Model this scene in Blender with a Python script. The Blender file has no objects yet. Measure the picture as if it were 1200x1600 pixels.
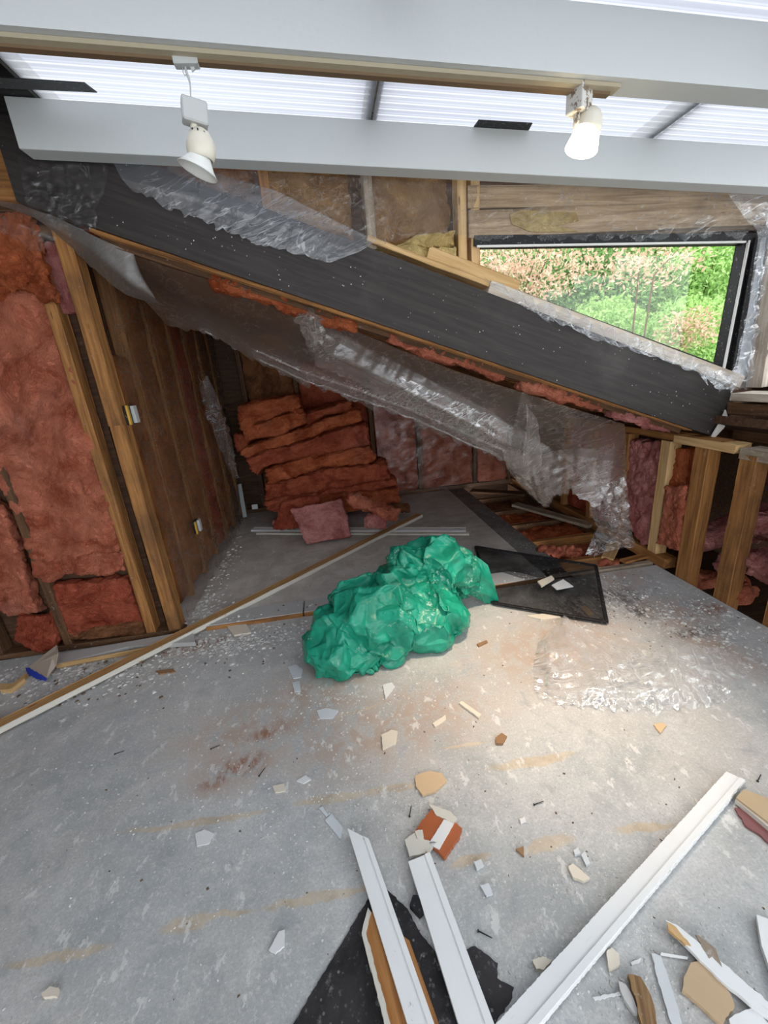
import bpy, bmesh, math, random
import numpy as np
from mathutils import Vector, Matrix
S = bpy.context.scene
COL = S.collection
random.seed(7)

# ------------------------------------------------------------ camera (calibrated from the photo's vanishing points)
FPX = 640.0; EYE = 1.55
dn = Vector((166, 1905, FPX)).normalized()
dp = Vector((-92, -207, FPX)); dp = (dp - dn*dp.dot(dn)).normalized()
xr = dn.cross(dp)
RM = Matrix((xr, dp, -dn))                       # room = RM @ (x right, y down, z forward)
C0 = Vector((0, 0, EYE))
cam = bpy.data.objects.new('camera', bpy.data.cameras.new('camera')); COL.objects.link(cam)
cam.data.sensor_fit = 'VERTICAL'; cam.data.sensor_height = 32; cam.data.sensor_width = 24
cam.data.lens = 32*FPX/1600; cam.data.clip_start = 0.02
cam.matrix_world = Matrix.Translation(C0) @ (RM @ Matrix(((1,0,0),(0,-1,0),(0,0,-1)))).to_4x4()
S.camera = cam
S.view_settings.view_transform = 'Standard'; S.view_settings.look = 'None'
S.view_settings.exposure = 0.62; S.view_settings.gamma = 1; S.view_settings.use_curve_mapping = False

# ------------------------------------------------------------ sky and daylight
W = bpy.data.worlds.new('overcast_sky'); S.world = W; W.use_nodes = True
nt = W.node_tree; nt.nodes.clear()
wo = nt.nodes.new('ShaderNodeOutputWorld'); bg = nt.nodes.new('ShaderNodeBackground')
bg.inputs[0].default_value = (0.95, 0.975, 1.0, 1); bg.inputs[1].default_value = 2.3
nt.links.new(bg.outputs[0], wo.inputs[0])
sun = bpy.data.objects.new('soft_sun', bpy.data.lights.new('soft_sun', 'SUN')); COL.objects.link(sun)
sun.data.energy = 1.3; sun.data.angle = math.radians(50); sun.data.color = (1, .97, .92)
sun.rotation_euler = Vector((-0.45, 0.25, -0.85)).to_track_quat('-Z', 'Y').to_euler()

def ray(px, py): return RM @ Vector((px-600, py-800, FPX))
def FL(px, py, z=0.0):
    r = ray(px, py); return C0 + r*((z-EYE)/r.z)
def YY(px, py, Y):
    r = ray(px, py); return C0 + r*(Y/r.y)
def XX(px, py, X):
    r = ray(px, py); return C0 + r*(X/r.x)

# ------------------------------------------------------------ numpy noise
def _h(i, j, k, s):
    n = (i*374761393 + j*668265263 + k*2147483647 + s*974711) & 0xffffffff
    n = ((n ^ (n >> 13))*1274126177) & 0xffffffff
    n = ((n ^ (n >> 16))*2246822519) & 0xffffffff
    return ((n ^ (n >> 15)) & 0xffff)/65535.0*2-1
def vnoise(P, s=0):
    I = np.floor(P).astype(np.int64); f = P-I; f = f*f*(3-2*f); r = 0
    for a in (0,1):
        for b in (0,1):
            for c in (0,1):
                w = (f[:,0] if a else 1-f[:,0])*(f[:,1] if b else 1-f[:,1])*(f[:,2] if c else 1-f[:,2])
                r = r + w*_h(I[:,0]+a, I[:,1]+b, I[:,2]+c, s)
    return r
def fbm(P, sc, octv=3, s=0):
    P = np.asarray(P, float); sc = np.asarray(sc, float)*np.ones(3); r = 0; a = 1; t = 0
    for o in range(octv):
        r = r + a*vnoise(P*sc*2**o + 17.3*o, s+o); t += a; a *= .55
    return r/t

# ------------------------------------------------------------ materials
class NT:
    def __init__(s, name):
        s.m = bpy.data.materials.new(name); s.m.use_nodes = True; s.t = s.m.node_tree; s.t.nodes.clear()
        s.out = s.n('ShaderNodeOutputMaterial')
    def n(s, t, **k):
        x = s.t.nodes.new(t)
        for a, b in k.items(): setattr(x, a, b)
        return x
    def put(s, sock, v):
        if isinstance(v, bpy.types.NodeSocket): s.t.links.new(v, sock)
        elif v is not None:
            if hasattr(sock.default_value, '__len__') and not hasattr(v, '__len__'): v = (v,)*len(sock.default_value)
            if hasattr(v, '__len__') and len(v) == 3 and len(sock.default_value) == 4: v = (*v, 1)
            sock.default_value = v
    def obj(s, rnd=True):
        c = s.n('ShaderNodeTexCoord').outputs['Object']
        if not rnd: return c
        oi = s.n('ShaderNodeObjectInfo').outputs['Random']
        v = s.n('ShaderNodeVectorMath', operation='ADD'); s.put(v.inputs[0], c)
        s.put(v.inputs[1], s.math('MULTIPLY', oi, 37.0)); return v.outputs[0]
    def world(s): return s.n('ShaderNodeNewGeometry').outputs['Position']
    def map(s, v, scale=(1,1,1), loc=(0,0,0), rot=(0,0,0), typ='POINT'):
        m = s.n('ShaderNodeMapping', vector_type=typ); s.put(m.inputs[0], v)
        s.put(m.inputs['Scale'], scale); s.put(m.inputs['Location'], loc); s.put(m.inputs['Rotation'], rot); return m.outputs[0]
    def noise(s, v, sc=5, det=4, rough=.55, dist=0, col=False):
        n = s.n('ShaderNodeTexNoise'); s.put(n.inputs['Vector'], v); s.put(n.inputs['Scale'], sc)
        s.put(n.inputs['Detail'], det); s.put(n.inputs['Roughness'], rough); s.put(n.inputs['Distortion'], dist)
        return n.outputs[1 if col else 0]
    def voro(s, v, sc=5, feat='F1', out=0, rnd=1):
        n = s.n('ShaderNodeTexVoronoi', feature=feat); s.put(n.inputs['Vector'], v); s.put(n.inputs['Scale'], sc)
        s.put(n.inputs['Randomness'], rnd); return n.outputs[out]
    def ramp(s, f, a, b, lo=0., hi=1.):
        n = s.n('ShaderNodeMapRange', interpolation_type='SMOOTHSTEP'); s.put(n.inputs[0], f)
        s.put(n.inputs[1], a); s.put(n.inputs[2], b); s.put(n.inputs[3], lo); s.put(n.inputs[4], hi); return n.outputs[0]
    def mix(s, f, a, b):
        n = s.n('ShaderNodeMix', data_type='RGBA'); s.put(n.inputs[0], f); s.put(n.inputs[6], a); s.put(n.inputs[7], b); return n.outputs[2]
    def math(s, op, a, b=None):
        n = s.n('ShaderNodeMath', operation=op); s.put(n.inputs[0], a); s.put(n.inputs[1], b); return n.outputs[0]
    def bump(s, h, st=.5, d=.01, nrm=None):
        n = s.n('ShaderNodeBump'); s.put(n.inputs['Height'], h); s.put(n.inputs['Strength'], st); s.put(n.inputs['Distance'], d)
        if nrm: s.put(n.inputs['Normal'], nrm)
        return n.outputs[0]
    def pbr(s, col, rough=.7, nrm=None, spec=.3, metal=0, **k):
        n = s.n('ShaderNodeBsdfPrincipled'); s.put(n.inputs['Base Color'], col); s.put(n.inputs['Roughness'], rough)
        s.put(n.inputs['Specular IOR Level'], spec); s.put(n.inputs['Metallic'], metal)
        if nrm: s.put(n.inputs['Normal'], nrm)
        for a, b in k.items(): s.put(n.inputs[a], b)
        return n.outputs[0]
    def done(s, sh): s.t.links.new(sh, s.out.inputs[0]); return s.m

def m_wood(name, lo, hi, dust=0.15, dark=(.05,.03,.02), stain=.3, dcol=(.55,.52,.48), rough=.75):
    N = NT(name); v = N.obj()
    g = N.noise(N.map(v, (1.2, 22, 22)), 2.2, 6, .6, .6)
    g2 = N.noise(N.map(v, (3, 90, 90)), 2, 3)
    big = N.noise(v, 3.0, 4)
    c = N.mix(N.ramp(g, .3, .72), lo, hi)
    c = N.mix(N.ramp(g2, .55, .8, 0, .5), c, tuple(x*.5 for x in lo))
    c = N.mix(N.ramp(big, .5, .75, 0, stain), c, dark)
    kn = N.voro(N.map(v, (1.4, 7, 7)), 2.4)
    c = N.mix(N.ramp(kn, .10, .05, 0, .8), c, dark)
    d = N.noise(v, 45, 5, .7)
    c = N.mix(N.ramp(d, .62-.15*dust, .75, 0, min(1, dust*3)), c, dcol)
    return N.done(N.pbr(c, rough, N.bump(N.math('ADD', g, N.math('MULTIPLY', d, .5)), .35, .004)))

def m_paint(name, col, dirt=.2, dcol=(.3,.27,.24), rough=.5, chip=None, sp=.35):
    N = NT(name); v = N.obj()
    a = N.noise(v, 3.5, 5, .6); b = N.noise(N.map(v, (1.5, 18, 18)), 6, 5, .7)
    c = N.mix(N.ramp(a, .45, .8, 0, dirt), col, tuple(x*.72 for x in col))
    c = N.mix(N.ramp(b, .62, .74, 0, dirt*1.6), c, dcol)
    if chip:
        k = N.noise(v, 14, 6, .65)
        c = N.mix(N.ramp(k, .66, .68), c, chip)
    return N.done(N.pbr(c, rough, N.bump(N.noise(v, 60, 4), .15, .003), sp))

def m_fluff(name, hi, lo, dust=.25, dcol=(.42,.36,.33), lay=(1,3.0,1.6)):
    N = NT(name); v = N.obj()
    wv = N.noise(v, 4, 3, .5, 0, True)
    vd = N.n('ShaderNodeVectorMath', operation='MULTIPLY_ADD'); N.put(vd.inputs[0], wv); N.put(vd.inputs[1], (.35,.35,.35)); N.put(vd.inputs[2], v)
    w = vd.outputs[0]
    a = N.noise(w, 5.5, 6, .62, .5); f = N.noise(N.map(w, lay), 42 if lay[0] == 1 else 18, 5, .7, .6); e = N.noise(v, 150, 3)
    c = N.mix(N.ramp(a, .28, .68), lo, hi)
    c = N.mix(N.ramp(f, .52, .72, 0, .55), c, tuple(min(1, x*1.25+.05) for x in hi))
    c = N.mix(N.ramp(f, .46, .28, 0, .6), c, tuple(x*.55 for x in lo))  # hollows between fibres darkened in the colour, as crease shade
    c = N.mix(N.ramp(N.noise(v, 2.3, 4), .55, .78, 0, dust), c, dcol)
    h = N.math('ADD', N.math('MULTIPLY', f, 1.0), N.math('MULTIPLY', e, .35))
    return N.done(N.pbr(c, .95, N.bump(h, 1.0, .022), .05))

def m_film(name, base=.14, edge=.5, tint=(.82,.84,.88), rough=.22, crease_glint=.35, pw=2.2, bmp=.45):
    N = NT(name); v = N.obj()
    h1 = N.noise(N.map(N.map(v, rot=(0,.36,0)), (.45, 1, 1.3)), 8, 4, .55, .7); h2 = N.noise(v, 30, 3, .55, .8)
    nr = N.bump(N.math('ADD', h1, N.math('MULTIPLY', h2, .2)), bmp, .03)
    lw = N.n('ShaderNodeLayerWeight'); N.put(lw.inputs['Blend'], .5)
    t1 = N.n('ShaderNodeBsdfTransparent'); N.put(t1.inputs[0], (.97,.975,.98))
    di = N.n('ShaderNodeBsdfDiffuse'); N.put(di.inputs[0], tint)
    tr = N.n('ShaderNodeBsdfTranslucent'); N.put(tr.inputs[0], tint)
    gl = N.n('ShaderNodeBsdfGlossy'); N.put(gl.inputs['Color'], (.95,.97,1)); N.put(gl.inputs['Roughness'], rough); N.put(gl.inputs['Normal'], nr)
    a = N.n('ShaderNodeMixShader'); N.put(a.inputs[0], .5); N.put(a.inputs[1], di.outputs[0]); N.put(a.inputs[2], tr.outputs[0])
    b = N.n('ShaderNodeMixShader'); N.put(b.inputs[0], .40); N.put(b.inputs[1], a.outputs[0]); N.put(b.inputs[2], gl.outputs[0])
    f = N.math('POWER', lw.outputs['Facing'], pw)
    def line(x, w): return N.ramp(N.math('ABSOLUTE', N.math('SUBTRACT', x, .5)), w, w*.25)
    wv = N.map(v, (1,1,1), rot=(0,.36,0))
    l1 = N.math('MULTIPLY', line(N.noise(N.map(wv, (1.2,3,7)), 3.2, 3, .5, .3), .022), N.ramp(N.noise(v, 3, 2), .40, .58))
    l2 = N.math('MULTIPLY', line(N.noise(v, 7, 3, .6, .8), .018), N.ramp(N.noise(v, 4, 2), .48, .62))
    l3 = N.math('MULTIPLY', N.ramp(N.noise(v, 26, 5, .65, 1.2), .60, .70), N.ramp(N.noise(v, 4.5, 2), .47, .6))
    cr = N.math('MULTIPLY', N.math('MAXIMUM', N.math('MAXIMUM', l1, l2), l3), crease_glint*1.6)  # thin pale lines painted in as lit highlights along the film's folds
    fac = N.math('MINIMUM', N.math('ADD', N.math('ADD', N.math('MULTIPLY', f, edge), base), cr), .95)
    o = N.n('ShaderNodeMixShader'); N.put(o.inputs[0], fac); N.put(o.inputs[1], t1.outputs[0]); N.put(o.inputs[2], b.outputs[0])
    return N.done(o.outputs[0])

LUM  = m_wood('pine_lumber', (.30,.165,.07), (.50,.32,.16), .12)
LUMO = m_wood('aged_orange_lumber', (.20,.085,.026), (.42,.20,.065), .12, stain=.5)
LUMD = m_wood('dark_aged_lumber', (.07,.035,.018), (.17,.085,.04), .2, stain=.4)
LUMG = m_wood('grey_weathered_lumber', (.25,.20,.15), (.42,.34,.26), .5, stain=.4)
LUMY = m_wood('fresh_yellow_lumber', (.50,.31,.13), (.68,.47,.24), .08, stain=.15)
BEAMW = m_paint('white_beam_paint', (.53,.555,.56), .10)
LUMT = m_wood('tan_stained_lumber', (.25,.165,.09), (.48,.35,.22), .3, stain=.6)
WHITE = m_paint('white_trim_paint', (.80,.82,.83), .2, (.45,.42,.38), chip=(.55,.50,.44))
WHITEO = m_paint('old_cream_paint', (.62,.60,.54), .35, (.35,.28,.2), chip=(.45,.3,.16))
BROWNP = m_wood('varnished_brown_wood', (.30,.12,.03), (.52,.25,.08), .12, stain=.2, rough=.35)
TANP = m_paint('tan_batten_paint', (.42,.37,.27), .2)
GOLD = NT('bronze_rail'); GOLD = GOLD.done(GOLD.pbr((.22,.15,.09), .4, None, .5, .3))
PLASTICW = NT('cream_plastic'); PLASTICW = PLASTICW.done(PLASTICW.pbr((.72,.68,.58), .35, None, .5))
PLASTICG = NT('grey_plastic'); PLASTICG = PLASTICG.done(PLASTICG.pbr((.50,.52,.52), .4, None, .5))
METALW = NT('spattered_white_metal'); METALW = METALW.done(METALW.pbr(METALW.mix(METALW.ramp(METALW.noise(METALW.obj(), 60), .5, .6), (.6,.6,.58), (.2,.15,.11)), .5))
BLACK = NT('black_frame'); BLACK = BLACK.done(BLACK.pbr(BLACK.mix(BLACK.ramp(BLACK.noise(BLACK.obj(), 80, 5), .6, .7), (.012,.012,.014), (.2,.19,.18)), .5))
DARKM = NT('screw_steel'); DARKM = DARKM.done(DARKM.pbr((.06,.06,.06), .4, None, .5, .8))
CAULK = NT('white_glazing_bead'); CAULK = CAULK.done(CAULK.pbr((.75,.75,.73), .5))
YELP = NT('yellow_plastic'); YELP = YELP.done(YELP.pbr((.55,.33,.04), .5))
BLUE = NT('blue_paint'); BLUE = BLUE.done(BLUE.pbr((.02,.05,.42), .5))
FL_SAL = m_fluff('salmon_fibreglass', (.66,.225,.14), (.36,.085,.045))
FL_ORG = m_fluff('orange_fibreglass', (.60,.17,.07), (.30,.06,.022), .12)
FL_RED = m_fluff('brick_red_fibreglass', (.52,.13,.075), (.26,.045,.025), .12)
FL_PNK = m_fluff('pink_fibreglass', (.74,.33,.31), (.42,.12,.11), .15)
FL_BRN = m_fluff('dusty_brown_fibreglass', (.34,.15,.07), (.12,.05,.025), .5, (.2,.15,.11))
FL_BR2 = m_fluff('orange_brown_fibreglass', (.50,.20,.075), (.24,.09,.035), .3, (.22,.15,.10))
FLP_O = m_fluff('layered_orange_fibreglass', (.56,.16,.07), (.26,.05,.02), .1, lay=(.5,6,2))
FLP_R = m_fluff('layered_red_fibreglass', (.50,.13,.068), (.24,.042,.022), .12, lay=(.5,6,2))
FL_YEL = m_fluff('yellow_fibreglass', (.78,.60,.27), (.50,.33,.12), .15, (.5,.42,.3))
FILM = m_film('clear_poly_film', .34, .35, (.40,.28,.22), .36, crease_glint=.16, bmp=.22)
FILM2 = m_film('thin_poly_film', .20, .5, crease_glint=.3)
FILMH = m_film('heavy_poly_film', .22, .6, (.72,.67,.64), .30, crease_glint=.30, bmp=.35)
FILMW = m_film('poly_film_over_batts', .08, .3, (.6,.56,.52), .3, .14)
FILMF = m_film('floor_poly_film', .13, .8, (.92,.94,.97), .16, .5, 1.3)

def m_blackbeam():
    N = NT('black_stained_timber'); v = N.obj()
    g = N.noise(N.map(v, (1, 16, 16)), 3, 6, .6, .5)
    c = N.mix(N.ramp(g, .35, .7), (.026,.022,.021), (.042,.036,.034))
    c = N.mix(N.ramp(N.noise(v, 2.0, 5, .6), .5, .8, 0, .35), c, (.12,.11,.105))
    s = N.voro(v, 38); c = N.mix(N.math('MULTIPLY', N.ramp(s, .14, .06), N.ramp(N.noise(v, 7, 3), .5, .62)), c, (.55,.53,.5))
    c = N.mix(N.ramp(N.noise(N.map(v, (1.5,9,9)), 9, 6, .7), .68, .74, 0, .5), c, (.3,.28,.27))
    return N.done(N.pbr(c, .6, N.bump(g, .3, .004), .3))
BEAMB = m_blackbeam()

def m_floor():
    N = NT('painted_plywood_floor'); v = N.world()
    n1 = N.noise(v, 2.2, 6, .6, .4); n2 = N.noise(v, 11, 6, .65, .5); n3 = N.noise(v, 45, 6, .7); n4 = N.noise(N.map(v, (1,.35,1), rot=(0,0,.5)), 30, 6, .7, .8)
    c = N.mix(N.ramp(n1, .32, .68), (.37,.395,.405), (.52,.53,.535))
    c = N.mix(N.ramp(N.noise(v, 1.5, 5, .6, .3), .42, .62, 0, .7), c, (.50,.485,.465))
    c = N.mix(N.ramp(n2, .5, .68, 0, .5), c, (.62,.62,.615))
    c = N.mix(N.ramp(N.noise(v, 130, 4, .7), .45, .62, 0, .35), c, (.30,.30,.30))
    c = N.mix(N.ramp(N.noise(v, 75, 4, .7), .52, .64, 0, .4), c, (.68,.67,.66))
    c = N.mix(N.ramp(n2, .46, .30, 0, .5), c, (.29,.31,.33))
    def blobs(lst, soft=.4):
        acc = None
        dv = N.n('ShaderNodeVectorMath', operation='MULTIPLY_ADD'); N.put(dv.inputs[0], N.noise(v, 9, 5, .7, 0, True)); N.put(dv.inputs[1], (.10,.06,0)); N.put(dv.inputs[2], N.map(v, (1,1,0), (-.05,-.03,0)))
        for (x, y, rx, ry, rot) in lst:
            q = N.map(dv.outputs[0], (rx, ry, 1), (x, y, 0), (0,0,rot), 'TEXTURE')
            L = N.n('ShaderNodeVectorMath', operation='LENGTH'); N.put(L.inputs[0], q)
            f = N.ramp(L.outputs['Value'], 1+soft*.5, 1-soft)
            acc = f if acc is None else N.math('MAXIMUM', acc, f)
        return acc
    P = lambda x, y: FL(x, y)
    # pinkish-brown bare wood and dust
    L = []
    for (x, y, rx, ry) in ((380,1190,.22,.12),(420,1130,.4,.18),(500,1080,.3,.2),(330,1230,.08,.04),(560,1150,.3,.15),(860,1010,.5,.25),(950,900,.25,.2),(1050,960,.2,.2),(640,830,.9,.5),(560,890,.6,.25),(1100,1000,.1,.3),(620,1130,.5,.2)):
        p = P(x, y); L.append((p.x, p.y, rx*1.25, ry*1.25, .15))
    br = N.math('MULTIPLY', blobs(L, .8), N.ramp(n2, .30, .62))
    c = N.mix(N.math('MULTIPLY', br, .95), c, (.42,.33,.275))
    L = []
    for (x, y, rx, ry) in ((380,1195,.10,.06),(340,1222,.07,.03),(1110,950,.1,.1),(420,1145,.1,.05),(300,1010,.3,.08),(350,900,.2,.4)):
        p = P(x, y); L.append((p.x, p.y, rx, ry, .2))
    c = N.mix(N.math('MULTIPLY', N.math('MULTIPLY', blobs(L, .9), N.ramp(n4, .42, .58)), .9), c, (.28,.13,.08))
    # putty filled seams, worn through the paint
    L = []
    def seam(x0, y0, x1, y1, w):
        a = P(x0, y0); b = P(x1, y1); m = (a+b)/2; L.append((m.x, m.y, (b-a).length/2, w/2, math.atan2(b.y-a.y, b.x-a.x)))
    for s in ((180,1305,425,1268,.028),(455,1256,570,1238,.042),(560,1240,690,1222,.035),(760,1202,900,1178,.05),(255,1452,330,1436,.045),(300,1440,400,1418,.018),(400,1418,600,1385,.028),
              (700,1352,770,1338,.035),(815,1330,900,1308,.045),(960,1298,1055,1286,.032),(0,1512,180,1478,.028),(690,1170,760,1160,.02),(520,1122,600,1100,.015)): seam(*s)
    c = N.mix(N.math('MULTIPLY', N.math('MULTIPLY', blobs(L, .35), .85), N.ramp(n3, .25, .5, .45, 1)), c, N.mix(N.ramp(n2, .35, .65), (.44,.36,.26), (.57,.49,.38)))
    # hairline joints
    L = []
    for s in ((0,1340,1010,1155,.005),(0,1512,1100,1280,.005)): seam(*s)
    # black soot around the hole
    L2 = []
    for (x, y, rx, ry) in ((975,935,.16,.12),(1000,955,.12,.10),(900,950,.25,.2),(1080,990,.2,.05),(860,890,.3,.3),(940,930,.3,.12)):
        p = P(x, y); L2.append((p.x, p.y, rx, ry, 0))
    c = N.mix(N.math('MULTIPLY', N.math('MULTIPLY', blobs(L2, .9), N.ramp(n4, .38, .58)), .85), c, (.07,.06,.06))
    # trodden plaster spots and scratches
    sp = N.math('MULTIPLY', N.ramp(N.noise(N.map(v, (1,.6,1), rot=(0,0,-.6)), 17, 6, .7), .58, .64), .75)
    c = N.mix(sp, c, (.68,.68,.67))
    sp2 = N.math('MULTIPLY', N.ramp(N.noise(v, 85, 3, .6), .64, .70), N.ramp(N.noise(v, 5, 3), .42, .6, 0, .7))
    c = N.mix(sp2, c, (.74,.74,.73))
    c = N.mix(N.ramp(n3, .62, .75, 0, .6), c, (.27,.27,.27))
    h = N.math('ADD', n3, N.math('MULTIPLY', sp, .5))
    return N.done(N.pbr(c, .75, N.bump(h, .45, .004), .25))
FLOORM = m_floor()
def m_ply(name, a, b, spk=1.):
    N = NT(name); v = N.world()
    n2 = N.noise(v, 5, 6, .65, .5); n3 = N.noise(v, 40, 6, .7)
    c = N.mix(N.ramp(n2, .3, .7), a, b); c = N.mix(N.ramp(n3, .55, .7, 0, .7*(spk+.2)/1.2), c, (.5,.49,.47))
    sp = N.math('MULTIPLY', N.ramp(N.voro(v, 45), .2, .1), N.ramp(N.noise(v, 4, 3), .45, .6, 0, spk))
    c = N.mix(sp, c, (.7,.7,.68))
    return N.done(N.pbr(c, .85, N.bump(n3, .5, .004), .15))
PLYA = m_ply('alcove_subfloor', (.42,.39,.36), (.60,.57,.54))
PLYD = m_ply('dark_subfloor', (.13,.12,.12), (.24,.23,.22))
SHEATH = m_wood('dark_sheathing', (.05,.025,.014), (.11,.055,.03), .1)
SOFFIT = m_wood('black_roof_boards', (.010,.010,.010), (.03,.03,.03), .15, dcol=(.25,.25,.26))
BLKPAPER = m_ply('black_roofing_felt', (.018,.017,.018), (.05,.047,.05), .25)
GROUND = m_ply('garden_soil', (.06,.08,.03), (.12,.14,.06))

# ------------------------------------------------------------ builders
def mesh(name, V, F, m=None, parent=None, smooth=False, M=None):
    me = bpy.data.meshes.new(name); me.from_pydata([tuple(map(float, v)) for v in V], [], [tuple(int(i) for i in f) for f in F])
    if smooth: me.polygons.foreach_set('use_smooth', [True]*len(me.polygons))
    me.update(); o = bpy.data.objects.new(name, me); COL.objects.link(o)
    if m: me.materials.append(m)
    if M is not None: o.matrix_world = M
    if parent:
        o.parent = parent; o.matrix_parent_inverse = Matrix.Identity(4)
        if M is not None: o.matrix_basis = parent.matrix_world.inverted() @ M
    return o
def tag(o, label=None, cat=None, group=None, kind=None):
    for k, x in (('label', label), ('category', cat), ('group', group), ('kind', kind)):
        if x: o[k] = x
    return o
def st(o): o['kind'] = 'structure'; return o
def thing(name, loc, label, cat, group=None):
    o = bpy.data.objects.new(name, None); COL.objects.link(o); o.empty_display_size = .05
    o.matrix_world = Matrix.Translation(loc); return tag(o, label, cat, group)
def frame(u, n, o):
    u = Vector(u).normalized(); n = Vector(n); n = (n - u*n.dot(u)).normalized(); v = n.cross(u)
    M = Matrix((u, v, n)).transposed().to_4x4(); M.translation = o; return M
def finish(bm, name, m, M, parent=None, smooth=False):
    me = bpy.data.meshes.new(name); bmesh.ops.recalc_face_normals(bm, faces=bm.faces); bm.to_mesh(me); bm.free()
    if smooth: me.polygons.foreach_set('use_smooth', [True]*len(me.polygons))
    me.materials.append(m); o = bpy.data.objects.new(name, me); COL.objects.link(o)
    if parent: o.parent = parent; o.matrix_basis = parent.matrix_world.inverted() @ M
    else: o.matrix_world = M
    return o
def lumber(name, a, b, w, t, m, up=(0,0,1), parent=None, bev=.003, rough=.0015):
    """board from a to b (centre line), width w, thickness t along up"""
    a = Vector(a); b = Vector(b); L = (b-a).length; M = frame(b-a, up, (a+b)/2)
    n = max(2, int(L/.12)); bm = bmesh.new()
    rings = []; rnd = random.Random(hash((round(a.x,3), round(b.z,3), round(w,3))) & 0xffff)
    for i in range(n+1):
        x = -L/2 + L*i/n; j = lambda: rnd.uniform(-rough, rough)
        pr = []
        for sy, sz in ((-1,-1),(1,-1),(1,1),(-1,1)):
            y, z = sy*w/2 + j(), sz*t/2 + j()
            for (ay, az) in (((0,-sz*bev) if sy*sz < 0 else (-sy*bev,0)), ((-sy*bev,0) if sy*sz < 0 else (0,-sz*bev)))[::1]:
                pr.append((x, y+ay, z+az))
        rings.append([bm.verts.new(p) for p in pr])
    for i in range(n):
        for k in range(8):
            bm.faces.new((rings[i][k], rings[i][(k+1)%8], rings[i+1][(k+1)%8], rings[i+1][k]))
    bm.faces.new(rings[0]); bm.faces.new(rings[-1][::-1])
    return finish(bm, name, m, M, parent)
def box(name, x0, x1, y0, y1, z0, z1, m, parent=None, bev=.002):
    c = Vector(((x0+x1)/2, (y0+y1)/2, (z0+z1)/2)); bm = bmesh.new(); bmesh.ops.create_cube(bm, size=1)
    for v in bm.verts: v.co = Vector((v.co.x*(x1-x0), v.co.y*(y1-y0), v.co.z*(z1-z0)))
    if bev: bmesh.ops.bevel(bm, geom=bm.edges, offset=bev, segments=1, affect='EDGES')
    return finish(bm, name, m, Matrix.Translation(c), parent)
def prism(name, pts, nrm, th, m, parent=None, bev=.0, jag=0, smooth=False):
    """closed polygon pts (3-D, coplanar-ish) extruded by th against nrm"""
    pts = [Vector(p) for p in pts]; c = sum(pts, Vector())/len(pts)
    e = max(((pts[(i+1)%len(pts)]-pts[i]) for i in range(len(pts))), key=lambda d: d.length)
    M = frame(e, nrm, c); Mi = M.inverted(); P = [Mi @ p for p in pts]
    if jag:
        Q = []; rnd = random.Random(len(P)*31+int(abs(c.x)*1000))
        for i, p in enumerate(P):
            q = P[(i+1) % len(P)]; k = max(1, int((q-p).length/(jag*3)))
            for j in range(k):
                s = p.lerp(q, j/k); f = jag if j else 0
                Q.append(s + Vector((rnd.uniform(-f, f)*.6, rnd.uniform(-f, f)*.6, 0)))
        P = Q
    bm = bmesh.new(); top = [bm.verts.new((p.x, p.y, p.z)) for p in P]; bot = [bm.verts.new((p.x, p.y, p.z-th)) for p in P]
    bm.faces.new(top); bm.faces.new(bot[::-1]); n = len(P)
    for i in range(n): bm.faces.new((top[i], bot[i], bot[(i+1)%n], top[(i+1)%n]))
    if bev: bmesh.ops.bevel(bm, geom=[e for e in bm.edges if e.calc_face_angle(0) > .6], offset=bev, segments=2, affect='EDGES')
    return finish(bm, name, m, M, parent, smooth)
def fpoly(name, px, z, th, m, parent=None, bev=0, jag=0):
    return prism(name, [FL(x, y, z+th) for x, y in px], (0,0,1), th, m, parent, bev, jag)
def tube(name, pts, r, m, parent=None, seg=8):
    pts = [Vector(p) for p in pts]; V = []; Fc = []
    for i, p in enumerate(pts):
        d = (pts[min(i+1, len(pts)-1)]-pts[max(i-1, 0)]).normalized()
        s = d.orthogonal().normalized(); t = d.cross(s)
        if i: # keep frames aligned
            s = (ps - d*ps.dot(d)).normalized(); t = d.cross(s)
        ps = s; rr = r[i] if hasattr(r, '__len__') else r
        for k in range(seg):
            a = 2*math.pi*k/seg; V.append(p + (s*math.cos(a)+t*math.sin(a))*rr)
    for i in range(len(pts)-1):
        for k in range(seg): Fc.append((i*seg+k, i*seg+(k+1)%seg, (i+1)*seg+(k+1)%seg, (i+1)*seg+k))
    Fc.append(tuple(range(seg))[::-1]); Fc.append(tuple(range((len(pts)-1)*seg, len(pts)*seg)))
    c = pts[0]; M = Matrix.Translation(c)
    return mesh(name, [v-c for v in V], Fc, m, parent, True, M)
def voxelize(o, vs):
    md = o.modifiers.new('r', 'REMESH'); md.mode = 'VOXEL'; md.voxel_size = vs
    dg = bpy.context.evaluated_depsgraph_get(); me = bpy.data.meshes.new_from_object(o.evaluated_get(dg)); o.modifiers.clear()
    old = o.data; mats = list(old.materials); o.data = me; bpy.data.meshes.remove(old)
    me.materials.clear(); [me.materials.append(x) for x in mats]
    me.polygons.foreach_set('use_smooth', [True]*len(me.polygons)); return o
def getV(me): a = np.empty(len(me.vertices)*3); me.vertices.foreach_get('co', a); return a.reshape(-1, 3)
def getN(me): a = np.empty(len(me.vertices)*3); me.vertices.foreach_get('normal', a); return a.reshape(-1, 3)
def setV(me, V): me.vertices.foreach_set('co', V.astype(np.float32).ravel()); me.update()
def smoothV(me, V, it):
    e = np.empty(len(me.edges)*2, int); me.edges.foreach_get('vertices', e); e = e.reshape(-1, 2)
    n = len(V); cnt = np.bincount(e.ravel(), minlength=n)[:, None].clip(1)
    for _ in range(it):
        A = np.stack([np.bincount(e[:,0], V[e[:,1],k], n)+np.bincount(e[:,1], V[e[:,0],k], n) for k in range(3)], 1)
        V = V*.4 + .6*A/cnt
    return V
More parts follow.
